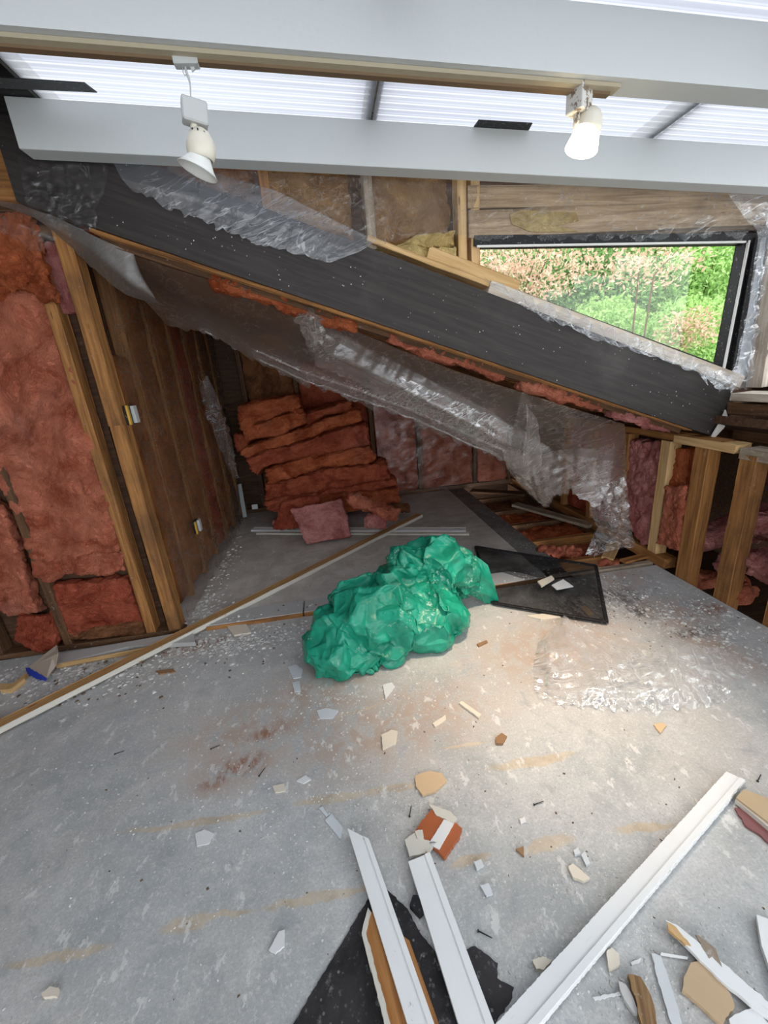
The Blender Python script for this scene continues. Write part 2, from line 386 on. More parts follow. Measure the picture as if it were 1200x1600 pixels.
sd = [0]
def fluff(o, vs=.018, amp=.03, sc=7., an=(1,1,1), sm=6, fine=.006):
    vs = max(.008, vs*.7); sm += 3
    """turn a blocky solid into a torn, lumpy fibreglass batt"""
    voxelize(o, vs); me = o.data; V = getV(me); V = smoothV(me, V, sm); setV(me, V); N = getN(me); sd[0] += 11
    an = np.array(an, float)
    d = amp*fbm(V*an, sc, 3, sd[0]); rg = 1-np.abs(fbm(V*an, sc*2.3, 3, sd[0]+3)*2.2); d = d - amp*.55*np.clip(rg-.35, 0, 1)
    d = d + fine*fbm(V, 50, 3, sd[0]+5) + fine*1.3*(1-np.abs(fbm(V*an, 22, 2, sd[0]+6))*3)*.5
    V = V + N*d[:, None] + np.stack([fbm(V, 9, 2, sd[0]+7+i) for i in range(3)], 1)*amp*.35
    setV(me, V); return o
def batt(name, px, Y, depth, m, label, cat='insulation', group=None, plane='Y', **k):
    f = {'Y': YY, 'X': XX}[plane]; n = (0,-1,0) if plane == 'Y' else (-1,0,0)
    ys = Y if hasattr(Y, '__len__') else [Y]*len(px)
    o = prism(name, [f(x, y, yy) for (x, y), yy in zip(px, ys)], n, depth, m)
    fluff(o, **k); return tag(o, label, cat, group)
def bbatt(name, x0, x1, y0, y1, z0, z1, m, label, cat='insulation', group=None, rot=None, kind=None, **k):
    o = box(name, x0, x1, y0, y1, z0, z1, m, bev=0)
    if rot: o.matrix_world = o.matrix_world @ Matrix.Rotation(rot[0], 4, rot[1])
    fluff(o, **k); return tag(o, label, cat, group, kind)

# cloth-like buckling: edges want to be longer than the space they have
def relax(V, E, L0, B, LB, iters, A, ka, kb=.3, zmin=None, pin=None, grav=0):
    n = len(V); cE = np.bincount(E.ravel(), minlength=n) + kb*np.bincount(B.ravel(), minlength=n); cE = cE[:, None].clip(1)
    for it in range(iters):
        D = np.zeros_like(V)
        for (P, L, k) in ((E, L0, 1.), (B, LB, kb)):
            d = V[P[:,1]]-V[P[:,0]]; l = np.sqrt((d*d).sum(1)).clip(1e-6); c = d*((l-L)/l*.5*k)[:, None]
            for a in range(3): D[:,a] += np.bincount(P[:,0], c[:,a], n) - np.bincount(P[:,1], c[:,a], n)
        V2 = V + 1.6*D/cE
        V2 += ka*(A-V2); V2[:,2] -= grav
        if pin is not None: V2[pin] = V[pin]
        if zmin is not None: V2[:,2] = np.maximum(V2[:,2], zmin)
        V = V2
    return V
def grid_topo(nu, nv):
    I = np.arange(nu*nv).reshape(nu, nv)
    E = np.concatenate([np.stack([I[:-1].ravel(), I[1:].ravel()], 1), np.stack([I[:,:-1].ravel(), I[:,1:].ravel()], 1),
                        np.stack([I[:-1,:-1].ravel(), I[1:,1:].ravel()], 1), np.stack([I[:-1,1:].ravel(), I[1:,:-1].ravel()], 1)])
    B = np.concatenate([np.stack([I[:-2].ravel(), I[2:].ravel()], 1), np.stack([I[:,:-2].ravel(), I[:,2:].ravel()], 1)])
    F = np.stack([I[:-1,:-1].ravel(), I[1:,:-1].ravel(), I[1:,1:].ravel(), I[:-1,1:].ravel()], 1)
    return I, E, B, F
def resample(P, n):
    P = np.array([tuple(p) for p in P], float); d = np.r_[0, np.cumsum(np.linalg.norm(np.diff(P, axis=0), axis=1))]
    t = np.linspace(0, d[-1], n); return np.stack([np.interp(t, d, P[:,k]) for k in range(3)], 1)
def sheet(name, rows, nu, nv, m, label=None, ex=1.06, iters=120, ka=.03, kb=.3, zmin=None, seed=1, parent=None, jag=.012, noise=.012, cat='plastic sheet', uniform=False, an=None, pinrow=False, fold=None, tv=None):
    """film through several 3-D polylines (rows), buckled into wrinkles"""
    R = np.stack([resample(r, nu) if not uniform else np.stack([np.interp(np.linspace(0, 1, nu), np.linspace(0, 1, len(r)), [p[k] for p in r]) for k in range(3)], 1) for r in rows], 1)
    t = np.linspace(0, 1, nv); tt = np.linspace(0, 1, len(rows)) if tv is None else np.array(tv)
    G = np.empty((nu, nv, 3))
    for i in range(nu):
        for k in range(3): G[i,:,k] = np.interp(t, tt, R[i,:,k])
    if len(rows) > 2:
        for _ in range(max(1, nv//10)): G[:,1:-1] = .25*G[:,:-2]+.5*G[:,1:-1]+.25*G[:,2:]
    rng = np.random.default_rng(seed)
    if jag:
        j = fbm(np.stack([np.arange(nu)*.35, np.zeros(nu), np.zeros(nu)+seed], 1), 1, 4, seed)
        dv = G[:,-1]-G[:,-2]; dv /= np.linalg.norm(dv, axis=1)[:, None]+1e-9
        for q in range(3): G[:,-1-q] += dv*(j*jag*2.0*(1-q/3.))[:, None]
    def stage(G, off, ex, noise, sc, iters, ka, kb, sd_):
        nu, nv = G.shape[:2]; A = G.reshape(-1, 3); I, E, B, F = grid_topo(nu, nv)
        L0 = np.linalg.norm(A[E[:,0]]-A[E[:,1]], axis=1); LB = np.linalg.norm(A[B[:,0]]-A[B[:,1]], axis=1)
        X = (G+off); du = np.gradient(X, axis=0); dv = np.gradient(X, axis=1); nn = np.cross(du, dv); nn /= np.linalg.norm(nn, axis=2)[:,:,None]+1e-9; nn = nn.reshape(-1, 3)
        V = X.reshape(-1, 3) + nn*(noise*fbm(X.reshape(-1, 3), sc, 4, sd_))[:, None]
        lf = ex*(1 + (ex-1)*1.2*fbm(A[E[:,0]], 5., 2, sd_+3)); lf = np.where(np.arange(len(lf)) < len(lf)*.5, lf, lf)
        pin = I[:,0].ravel() if pinrow else None
        V = relax(V, E, L0*lf, B, LB*(1+(ex-1)*.7), iters, X.reshape(-1, 3) if ka > .035 else A, ka, kb, zmin, pin)
        return V.reshape(nu, nv, 3), F
    nc, mc = max(8, nu//3), max(6, nv//3)
    def rs(X, n, ax):
        t = np.linspace(0, X.shape[ax]-1, n); i = np.minimum(t.astype(int), X.shape[ax]-2); f = (t-i)
        f = f[:,None,None] if ax == 0 else f[None,:,None]
        return np.take(X, i, ax)*(1-f) + np.take(X, i+1, ax)*f
    Gc = rs(rs(G, nc, 0), mc, 1)
    Vc, _ = stage(Gc, 0, ex, noise, 4., iters, ka*.6, kb*.7, seed)
    off = rs(rs(Vc-Gc, nu, 0), nv, 1)
    V, F = stage(G+off, 0, 1+(ex-1)*.35, noise*.12, 22., 30, .05, .5, seed+50)
    V = V.reshape(-1, 3)
    c = V.mean(0); o = mesh(name, V-c, F, m, parent, True, Matrix.Translation(Vector(c)))
    if label: tag(o, label, cat)
    return o

# ================================================================ STRUCTURE
YW = 2.55                                     # plane of the old outside wall / opening
rz = lambda X: 2.539 - .07*(X+1.114)          # underside of the white rafters
zb = lambda X: 1.003 + .38*(2.45-X)           # underside of the sloping black beam
RAKE = (-1/math.hypot(1,.38), 0, .38/math.hypot(1,.38))   # up the slope
def slopebox(name, xa, xb, ya, yb, f, lo, hi, m, parent=None):
    """slab following height f(X) between x, y ranges, from f+lo to f+hi"""
    V = [(x, y, f(x)+h) for x in (xa, xb) for y in (ya, yb) for h in (lo, hi)]; c = Vector(((xa+xb)/2, (ya+yb)/2, f((xa+xb)/2)))
    F = [(0,1,3,2),(4,6,7,5),(0,4,5,1),(2,3,7,6),(0,2,6,4),(1,5,7,3)]
    sl = f(xa+1)-f(xa); M = frame((1,0,sl), (0,0,1), c); Mi = M.inverted()
    return mesh(name, [Mi @ Vector(v) for v in V], F, m, parent, False, M)
# floor of the sunroom, alcove subfloor with an open bay on the right
st(box('floor', -2.5, 2.33, -3.0, YW, -.12, 0, FLOORM, bev=0))
def fl2(name, x0, x1, y0, y1, m, z=.022): return st(box(name, x0, x1, y0, y1, -.02, z, m, bev=.001))
fl2('floor', -1.3, 1.45, YW+.17, 5.25, PLYA)
fl2('floor', 1.455, 1.66, YW+.17, 5.25, PLYD, .018)
st(box('floor', 1.62, 3.7, YW+.02, 5.25, -.42, -.38, SHEATH, bev=0))       # bottom of the open floor bay
st(box('floor', 2.33, 3.7, -3.0, YW+.02, -.30, -.26, SHEATH, bev=0))
# walls
st(box('floor', -1.3, 1.66, YW, YW+.18, -.12, -.002, SHEATH, bev=0))
st(box('wall_left', -2.62, -2.5, -3.0, 2.7, 0, 2.75, m_paint('dull_side_wall', (.30,.27,.23)), bev=0))
_c = Vector((.5, 5.29, 1))
st(mesh('wall_back', [Vector((x, y, z))-_c for y in (5.25, 5.33) for (x, z) in ((-1.36,-.4),(3.7,-.4),(3.7,zb(3.7)+.14),(-1.36,zb(-1.36)+.14))], [(0,1,2,3),(7,6,5,4),(0,4,5,1),(1,5,6,2),(2,6,7,3),(3,7,4,0)], SHEATH, M=Matrix.Translation(_c)))
st(box('wall_left_alcove', -1.36, -1.30, 2.66, 5.25, 0, 2.8, SHEATH, bev=0))
st(box('wall_front', -2.6, -1.3, 2.66, 2.72, -.1, 2.9, SHEATH, bev=0))
st(box('floor', -2.6, -1.2, YW, 2.70, -.12, -.002, SHEATH, bev=0))
st(box('floor', -1.36, -1.0, YW-.02, 2.80, -.03, .002, PLYA, bev=0))
st(box('wall_right', 3.62, 3.7, -3.0, 5.25, -.4, .75, SHEATH, bev=0))
# eaves roof outside the knee wall, and the slope over the alcove
zo = lambda X: 1.12-.32*(X-2.30)
st(slopebox('ceiling', 2.42, 3.75, -3.0, 2.54, zo, 0, .05, SHEATH))
st(slopebox('ceiling', -1.36, 3.75, 2.55, 5.33, zb, .14, .2, SHEATH))
# old wall above the black beam, to the right of the left corner
def above(x0, x1, m, y0, y1, name, top=None):
    V = []
    for y in (y0, y1):
        V += [(x0, y, zb(x0)+.28), (x1, y, zb(x1)+.28), (x1, y, rz(x1)+.22), (x0, y, rz(x0)+.22)]
    F = [(0,1,2,3),(7,6,5,4),(0,4,5,1),(1,5,6,2),(2,6,7,3),(3,7,4,0)]
    return st(mesh(name, V, F, m))
above(-1.36, .84, SHEATH, 2.56, 2.60, 'wall_back_upper')
wl, wr = .875, 2.46
wt = lambda X: YY(742,372,2.45).z + (YY(1165,368,2.45).z-YY(742,372,2.45).z)*(X-.9)/1.6
st(mesh('wall_back_upper', [(x, y, z) for y in (2.56,2.60) for (x, z) in ((.84, wt(.84)), (2.75, wt(2.75)), (2.75, rz(2.75)+.22), (.84, rz(.84)+.22))],
        [(0,1,2,3),(7,6,5,4),(0,4,5,1),(1,5,6,2),(2,6,7,3),(3,7,4,0)], SHEATH))
# translucent ribbed roof panels
def m_panel():
    N = NT('ribbed_polycarbonate'); v = N.world()
    s = N.n('ShaderNodeSeparateXYZ'); N.put(s.inputs[0], v)
    y = N.math('FRACT', N.math('MULTIPLY', s.outputs[1], 24.0))
    rib = N.ramp(N.math('ABSOLUTE', N.math('SUBTRACT', y, .5)), .14, .04)
    n = N.noise(N.map(v, (.4, 3, 1)), 2, 3)
    tc = N.mix(rib, N.mix(N.ramp(n, .35, .7), (.27,.275,.31), (.34,.35,.37)), (.60,.61,.62))
    t = N.n('ShaderNodeBsdfTransparent'); N.put(t.inputs[0], tc)
    d = N.n('ShaderNodeBsdfTranslucent'); N.put(d.inputs[0], (.8,.82,.85))
    g = N.n('ShaderNodeBsdfGlossy'); N.put(g.inputs['Roughness'], .2)
    a = N.n('ShaderNodeMixShader'); N.put(a.inputs[0], .3); N.put(a.inputs[1], t.outputs[0]); N.put(a.inputs[2], d.outputs[0])
    b = N.n('ShaderNodeMixShader'); N.put(b.inputs[0], .04); N.put(b.inputs[1], a.outputs[0]); N.put(b.inputs[2], g.outputs[0])
    return N.done(b.outputs[0])
PANEL = m_panel()
HR = .170                                                    # rafter depth
for xa, xb in ((-.985, .335), (.345, 1.695), (1.705, 2.85)):
    st(slopebox('ceiling', xa, xb, -3.0, 2.52, rz, HR+.004, HR+.012, PANEL))
st(slopebox('ceiling', -2.65, -1.0, -3.0, 2.75, rz, HR+.002, HR+.05, SOFFIT))
RAFLAB = ['white painted roof beam nearest the sloping window, both track lamps hang in front of it', 'white painted roof beam at the very top carrying the tan lamp track']
for i in range(6):
    y = 2.22 - .66*i
    o = slopebox('roof_beam', -1.115 if i == 0 else -2.5, 2.8, y, y+.09, rz, 0, HR, BEAMW)
    if i == 0:
        md = o.modifiers.new('b', 'BEVEL'); md.width = .003; md.segments = 2
    tag(o, RAFLAB[i] if i < 2 else 'white painted roof beam above and behind the viewer', 'beam', 'white roof beams' if i > 1 else None)
for x, lb in ((-1.0, 'leftmost'), (.34, 'middle'), (1.7, 'rightmost')):
    o = box('purlin', x-.03, x+.03, -3.0, 2.52, 0, .05, LUMG); o.location.z = rz(x)+HR+.05
    tag(o, {'leftmost': 'purlin over the roof glazing at the edge of the dark roof boards', 'middle': 'purlin shadowy over the roof glazing between the two track lamps',
            'rightmost': 'purlin over the roof glazing to the right of the lit lamp'}[lb], 'purlin')
# felt strips lying against the glazing
o = prism('felt_strip', [(YY(x, y, Y)) for x, y, Y in ((740,199,2.215),(748,188,2.16),(832,193,2.16),(826,204,2.215))], (0,-.3,-1), .004, BLACK)
tag(o, 'short black felt strip tucked on top of the lower white beam', 'strip')
o = prism('felt_strip', [YY(x, y, Y) for x, y, Y in ((-60,118,2.0),(132,130,2.0),(152,145,2.12),(-60,135,2.12))], (0,-.3,-1), .004, BLACK)
tag(o, 'long black felt strip under the dark roof at the left', 'strip')

# ---------------------------------------------------------------- framing
def stud(x, y, z0, z1, w, t, m, label, group=None, cat='stud', name='stud', along='X'):
    up = (0,1,0) if along == 'X' else (1,0,0)
    o = lumber(name, (x, y, z0), (x, y, z1), w, t, m, up); return tag(o, label, cat, group)
# left wall (front faces at Y = 2.55)
stud(-2.32, 2.60, .04, 2.45, .09, .09, LUMD, 'dark shaded stud at the far left edge of the wall')
stud(-1.88, 2.60, .04, 2.30, .05, .09, LUMD, 'dark stud between the two insulated bays of the left wall')
stud(-1.358, 2.60, .04, 2.34, .058, .09, LUMO, 'orange stud right of the tall insulation bay, left of the corner post')
o = lumber('corner_post', (-1.205, 2.60, .03), (-1.205, 2.60, 1.40), .078, .10, LUMO, (0,1,0)); tag(o, 'lower length of the corner post ending beside the blue-edged scrap wall', 'post'); o['label'] = 'brown lower half of the corner post, its foot behind the long diagonal stick'
o = lumber('corner_post', (-1.205, 2.595, 1.40), (-1.205, 2.595, 2.38), .078, .10, LUMO, (0,1,0)); tag(o, 'brighter upper half of the corner post with white plaster streaks', 'post')
tag(lumber('wall_plate', (-2.45, 2.60, .02), (-1.16, 2.60, .02), .10, .04, LUMD), 'dark bottom plate under the left wall studs', 'plate')
tag(lumber('wall_plate', (-2.45, 2.60, 2.36), (-1.16, 2.60, 2.36), .09, .05, LUMD), 'dark top plate over the left wall studs', 'plate')
tag(lumber('timber_block', YY(-40,274,2.52)+Vector((0,.05,0)), YY(34,276,2.52)+Vector((0,.05,0)), .10, .215, LUMO), 'orange timber block end in the top left corner', 'block')
# alcove left wall studs (seen through film)
for i, y in enumerate((3.02, 3.42, 3.82, 4.22, 4.62, 5.02)):
    stud(-1.255, y, .05, 2.33, .045, .09, LUMO, 'brown stud behind film on the alcove side wall, %s from the opening' % ('first','second','third','fourth','fifth','sixth')[i], along='Y')
def box_slab(name, x, ya, yb, za, zb_, m, lab): return bbatt(name, x-.09, x, ya, yb, za, zb_, m, lab, vs=.03, amp=.02, sc=5, an=(1,1,.4))
for i, y in enumerate((2.70, 3.06, 3.46, 3.86, 4.26, 4.66)):
    box_slab('insulation_batt', -1.215, y, y+.33, .08, 2.30-(.5 if i == 0 else 0), (FL_BR2, FL_BR2, FL_BR2, FL_RED, FL_BR2, FL_BRN)[i], 'brown fibreglass batt behind film on the alcove side wall, bay %s from the opening' % ('nearest','second','third','fourth','fifth','farthest')[i])
# alcove back wall
BX = [-.95, -.35, .50, 1.09, 1.83, 2.30]
for i, x in enumerate(BX):
    stud(x, 5.19, .05, zb(x)-.02, .05, .09, LUMD, 'dark stud on the far wall of the alcove, %s from the left' % ('first','second','third','fourth','fifth','sixth')[i])
for i in range(5):
    x0, x1 = BX[i]+.03, BX[i+1]-.03; n = (x0+x1)/2
    bbatt('insulation_batt', x0, x1, 5.13, 5.23, .06, zb(x1)+.02, (FL_BRN, FL_RED, FL_RED, FL_SAL, FL_SAL)[i], 'red-brown batt on the far alcove wall, ' + ('in the dark left corner','behind the top of the batt pile','right of the batt pile','in the middle above the hole','at the right end above the hole')[i], vs=.03, amp=.02, sc=5)
tag(lumber('wall_plate', (-1.25, 5.17, .05), (2.33, 5.17, .05), .10, .05, LUMD), 'bottom plate at the foot of the far alcove wall', 'plate')
# alcove ceiling: batts and rafters running across the slope
for i in range(5):
    y = 2.62+.53*i; xm = .55; L = 3.45/math.cos(math.atan(.38))
    o = box('insulation_batt', -L/2, L/2, y, y+.47, -.06, .06, (FL_RED, FL_BRN, FL_BRN, FL_BRN, FL_BRN)[i], bev=0)
    M = frame((1,0,-.38), (0,0,1), (xm, y+.235, zb(xm)+.075)); o.matrix_world = M; fluff(o, .03, .02, 5)
    tag(o, 'fibreglass batt under the sloping alcove roof, %s from the black beam' % ('nearest','second','third','fourth','farthest')[i], 'insulation')
    tag(lumber('roof_joist', (-1.2, y+.50, zb(-1.2)+.06), (2.3, y+.50, zb(2.3)+.06), .04, .09, LUMO, (0,0,1)), 'timber under the sloping alcove roof, %s behind the black beam' % ('first','second','third','fourth','fifth')[i], 'joist')
# black sloping beam
bk = YY(1146,612,2.38); bend = [YY(x, y, 2.36) for x, y in ((1118,683),(1146,640),(1144,608))]
pts = [(-1.26, 2.36, zb(-1.26)), (-1.26, 2.36, zb(-1.26)+.345), (-.2, 2.36, zb(-.2)+.342)] + [tuple(YY(1096,583,2.36)), tuple(bend[2]), tuple(bend[1]), tuple(bend[0])]
o = prism('sloping_beam', pts, (0,-1,0), .10, BEAMB, bev=.004); tag(o, 'long black sloping beam across the opening under the trapezoid window', 'beam')
def rake(name, xa, xb, off, w, t, y, m, lab, cat='board', jag=0):
    o = lumber(name, (xa, y, zb(xa)+off), (xb, y, zb(xb)+off), w, t, m, (0,0,1)); return tag(o, lab, cat)
rake('edge_strip', -1.0, 2.3, -.012, .05, .018, 2.41, LUMO, 'thin orange wood strip along the underside of the black beam', 'strip')
rake('rake_board', -1.0, 2.3, -.03, .10, .03, 2.52, LUMD, 'rough timber just behind the lower edge of the black beam')
# pink insulation squeezed out under the beam
for i, (xa, xb) in enumerate(((-.55,.25), (.35,1.1), (1.15,1.75), (1.78,2.28))):
    xm = (xa+xb)/2; o = box('insulation_scrap', -(xb-xa)/2, (xb-xa)/2, -.06, .06, -.035, .035, (FL_ORG, FL_SAL, FL_SAL, FL_PNK)[i], bev=0)
    o.matrix_world = frame((1,0,-.38), (0,0,1), (xm, 2.53, zb(xm)-.045)); fluff(o, .014, .035, 9, fine=.004)
    tag(o, 'ragged insulation squeezed out under the black beam, ' + ('upper left piece','second piece from the left','second piece from the right','lowest piece near the knee wall')[i], 'insulation')

# framing above the beam
tx = lambda px, py, Y=2.45: YY(px, py, Y)
zs = lambda X: zb(X)+.345
rake('sloping_plate', .30, 1.13, .395, .10, .028, 2.46, LUMY, 'fresh yellow board lying along the top of the black beam')
rake('sloping_plate', .62, 1.13, .445, .085, .06, 2.47, LUMY, 'short yellow sloping block at the lower left window corner')
x1 = tx(713,370).x; x2 = tx(734,370).x
for x, lb in ((x1+.022, 'left one of the paired yellow studs beside the window'), (x2+.02, 'right one of the paired yellow studs beside the window')):
    stud(x+.01, 2.485, zs(x)+.07, rz(x)+.12, .048, .09, LUMY, lb)
stud(tx(575,300).x, 2.485, zs(.28), rz(.28)+.12, .045, .09, LUMG, 'stud behind hazy film above the middle of the black beam')
stud(tx(415,300).x, 2.485, zs(-.2)-.02, rz(-.2)+.12, .045, .09, LUMO, 'stud behind film above the left part of the black beam')
def tri(name, x0, x1, z1f, m, lab, y=2.47, d=.09, off=.36, **k):
    pts = [(x0, y, zb(x0)+off), (x0, y, z1f(x0)), (x1, y, z1f(x1)), (x1, y, zb(x1)+off)]
    o = prism(name, pts, (0,-1,0), d, m); fluff(o, **k); return tag(o, lab, 'insulation')
FL_TAN = m_fluff('tan_fibreglass', (.46,.27,.12), (.26,.13,.05), .3, (.45,.40,.34))
tri('insulation_batt', -.75, -.24, lambda X: rz(X)+.1, FL_BRN, 'brown batt behind film at the narrow upper end above the black beam', vs=.016, amp=.02, sc=8)
tri('insulation_batt', -.19, .245, lambda X: rz(X)+.1, FL_TAN, 'tan batt behind film left of the hazy stud', vs=.018, amp=.03, sc=6)
tri('insulation_batt', .30, .77, lambda X: rz(X)+.1, FL_TAN, 'tan batt behind film left of the paired yellow studs', y=2.49, vs=.018, amp=.03, sc=6)
for pts, lb in (([(618,385),(640,372),(713,358),(713,384),(690,386),(650,380)], 'upper yellow roll of insulation bulging under the film beside the yellow studs'),
                ([(600,385),(640,378),(680,384),(713,385),(713,404),(680,408),(640,396)], 'lower yellow roll of insulation resting on the sloping board')):
    batt('insulation_roll', pts, 2.43, .09, FL_YEL, lb, vs=.008, amp=.018, sc=14, fine=.002)
tag(lumber('window_header', (wl-.03, 2.48, wt(1.6)+.085), (2.72, 2.48, wt(1.6)+.075), .10, .125, LUMT, (0,0,1)), 'weathered header board directly above the window', 'header')
tag(lumber('window_header', (wl-.03, 2.49, wt(1.6)+.21), (2.72, 2.49, wt(1.6)+.165), .10, .10, LUMT, (0,0,1)), 'upper brown header board behind film under the white beam', 'header')
tag(prism('spray_foam', [YY(x, y, 2.425) for x, y in ((797,335),(815,328),(850,330),(900,332),(905,345),(870,352),(905,362),(830,362),(800,350))], (0,-1,0), .02, FL_YEL), 'yellow smear of foam on the window header', 'foam')

# ---------------------------------------------------------------- window_1
YG = 2.50
wq = [YY(742,374,YG), YY(1150,376,YG), YY(1112,568,YG), YY(742,428,YG)]
root = thing('window_1', wq[3], 'trapezoid window with black frame above the black sloping beam', 'window'); st(root); del root['category']
G = NT('window_glass'); t = G.n('ShaderNodeBsdfTransparent'); G.put(t.inputs[0], (.95,.97,.96)); g = G.n('ShaderNodeBsdfGlossy'); G.put(g.inputs['Roughness'], .02)
fr = G.n('ShaderNodeLayerWeight'); mx = G.n('ShaderNodeMixShader'); G.put(mx.inputs[0], G.math('ADD', G.math('MULTIPLY', G.math('POWER', fr.outputs['Facing'], 5.0), .8), .04)); G.put(mx.inputs[1], t.outputs[0]); G.put(mx.inputs[2], g.outputs[0]); GLASS = G.done(mx.outputs[0])
prism('pane', [p+Vector((d,0,e)) for p, d, e in zip(wq, (-.01,.04,.04,-.01), (.03,.03,-.03,-.03))], (0,-1,0), .004, GLASS, root)
def bar(name, a, b, w, t, y, m, par=root):
    A = YY(*a, y); B = YY(*b, y); return lumber(name, A, B, t, w, m, (0,0,1) if abs(B.z-A.z) < abs(B.x-A.x) else (1,0,0), par, .002, 0)
bar('top_rail', (738,379), (1180,374), .05, .07, 2.46, BLACK)
bar('glazing_bead', (745,385), (1165,378), .010, .012, 2.42, CAULK)
bar('side_frame', (1163,376), (1125,572), .040, .07, 2.47, BLACK)
bar('side_frame', (1179,372), (1142,578), .038, .05, 2.44, BLACK)
bar('glazing_bead', (1170,376), (1131,576), .012, .015, 2.425, CAULK)
bar('side_frame', (740,378), (741,430), .014, .05, 2.48, BLACK)
bar('bottom_frame', (740,432), (1135,578), .014, .05, 2.47, BLACK)
bar('glazing_bead', (745,437), (1133,582), .012, .02, 2.43, CAULK)
tag(bar('window_sill', (760,452), (1150,597), .075, .09, 2.44, m_wood('stripped_pale_wood', (.50,.42,.34), (.68,.60,.50), .4), None), 'pale stripped sill board under the sloping edge of the window', 'sill')
tag(bar('jamb_liner', (1195,372), (1155,590), .06, .06, 2.47, m_paint('foil_liner', (.45,.50,.55), .3, rough=.25), None), 'silvery plastic lined jamb strip right of the window', 'jamb')
# corner post at the right of the window and side window beyond it
LUMP = m_wood('pale_mould_stained_post', (.42,.34,.27), (.66,.60,.53), .5, stain=.5)
tag(lumber('corner_post', YY(1178,592,2.38)+Vector((.06,0,-.05)), YY(1216,350,2.38)+Vector((.05,0,.12)), .11, .10, LUMP, (0,1,0)), 'pale stained corner post at the right end of the window', 'post')
root2 = thing('window_2', (2.70, 1.6, 1.45), 'side window with a black frame at the right edge', 'window'); st(root2); del root2['category']
box('frame', 2.66, 2.72, 2.14, 2.22, 1.28, 2.2, BLACK, root2); box('frame', 2.66, 2.72, 2.03, 2.10, 1.28, 2.2, BLACK, root2)
box('frame', 2.66, 2.72, -1, 2.10, 1.28, 1.34, BLACK, root2); box('pane', 2.69, 2.694, -1, 2.1, 1.34, 2.25, GLASS, root2, 0)
# sill and opened cavity right of the beam
tag(lumber('sill_board', (2.52, 2.30, 1.245), (2.62, -.6, 1.245), .16, .045, LUMP), 'pale sill board at the right edge above the dark cavity', 'sill')
tag(lumber('timber_rail', (2.52, 2.34, 1.17), (2.62, -.6, 1.17), .09, .07, LUMD), 'dark rail under the pale sill at the right edge', 'rail')
tag(lumber('rim_board', (2.66, 2.42, 1.06), (2.70, -.6, 1.06), .04, .22, LUMD), 'dark red-brown board at the back of the cavity right of the black beam', 'board')
tag(prism('plaster_scrap', [YY(x, y, 2.33) for x, y in ((1134,640),(1128,655),(1112,682),(1117,684),(1132,668),(1137,650))], (0,-1,0), .008, m_paint('torn_white_plaster', (.72,.70,.66))), 'torn white strip hanging at the end of the black beam', 'plaster')

st(box('wall_right', 2.76, 2.80, -1.0, 2.60, .9, 1.30, SHEATH, bev=0))
st(box('wall_right', 2.70, 2.76, 2.40, 2.60, .9, 2.4, SHEATH, bev=0))
# ---------------------------------------------------------------- right knee wall
KX = 2.33
tag(lumber('wall_plate', (KX+.05, 2.20, .975), (KX+.05, 5.2, .975), .10, .05, LUMO), 'upper plate of the knee wall running back into the alcove', 'plate')
tag(lumber('wall_plate', (KX+.05, 2.10, .965), (KX+.05, 2.55, .965), .11, .055, LUMY), 'light board end of the knee wall plate beside the black beam', 'plate')
tag(lumber('wall_plate', (KX+.07, -.5, .945), (KX+.07, 2.08, .945), .13, .065, LUMG), 'upper plate over the open studs at the right edge', 'plate')
for y, m, w, lb in ((2.62, LUMY, .085, 'slim yellow stud between the two pink batts of the knee wall'), (2.325, LUMO, .105, 'thick corner stud where the knee wall meets the opening'),
                  (2.02, LUMO, .10, 'bare stud standing in front of the pink rolls'), (1.70, LUMO, .10, 'bare stud cut by the right picture edge'), (3.02, LUMO, .05, 'stud behind the right end of the hanging film'), (3.45, LUMO, .05, 'stud in the dark part of the knee wall behind the film'), (3.9, LUMO, .05, 'farthest knee wall stud behind the film')):
    stud(KX+.05, y, -.25 if y < 2.4 else .06, .94, w, .09, m, lb, along='Y')
tag(lumber('wall_plate', (KX+.05, 2.48, .04), (KX+.05, 5.2, .04), .10, .085, LUMO), 'bottom plate of the knee wall beside the floor hole', 'plate')
def xb(px, m, lab, X=2.36, d=.10, **k): return batt('insulation_batt', px, X, d, m, lab, plane='X', **k)
xb([(975,688),(1035,690),(1030,720),(1012,850),(1000,852),(983,820),(976,760)], FL_PNK, 'broad pink batt in the knee wall right of the hanging film', vs=.014, amp=.03, sc=7, an=(1,1,.5))
xb([(1045,700),(1078,700),(1070,770),(1038,770)], FL_ORG, 'upper orange batt in the narrow bay next to the thick corner stud', X=2.38, vs=.010, amp=.03, sc=9, an=(1,1,.5))
xb([(1036,758),(1068,762),(1058,862),(1022,850),(1035,800)], FL_SAL, 'lower salmon batt bulging out of the narrow knee wall bay', X=2.32, vs=.010, amp=.03, sc=9, an=(1,1,.5))
bbatt('insulation_batt', 2.36, 2.46, 3.06, 3.42, .1, .95, FL_PNK, 'pink batt hidden in haze behind the hanging film', vs=.025)
bbatt('insulation_batt', 2.36, 2.46, 3.5, 3.87, .1, .95, FL_RED, 'red batt in the knee wall near the far end of the hole', vs=.03)
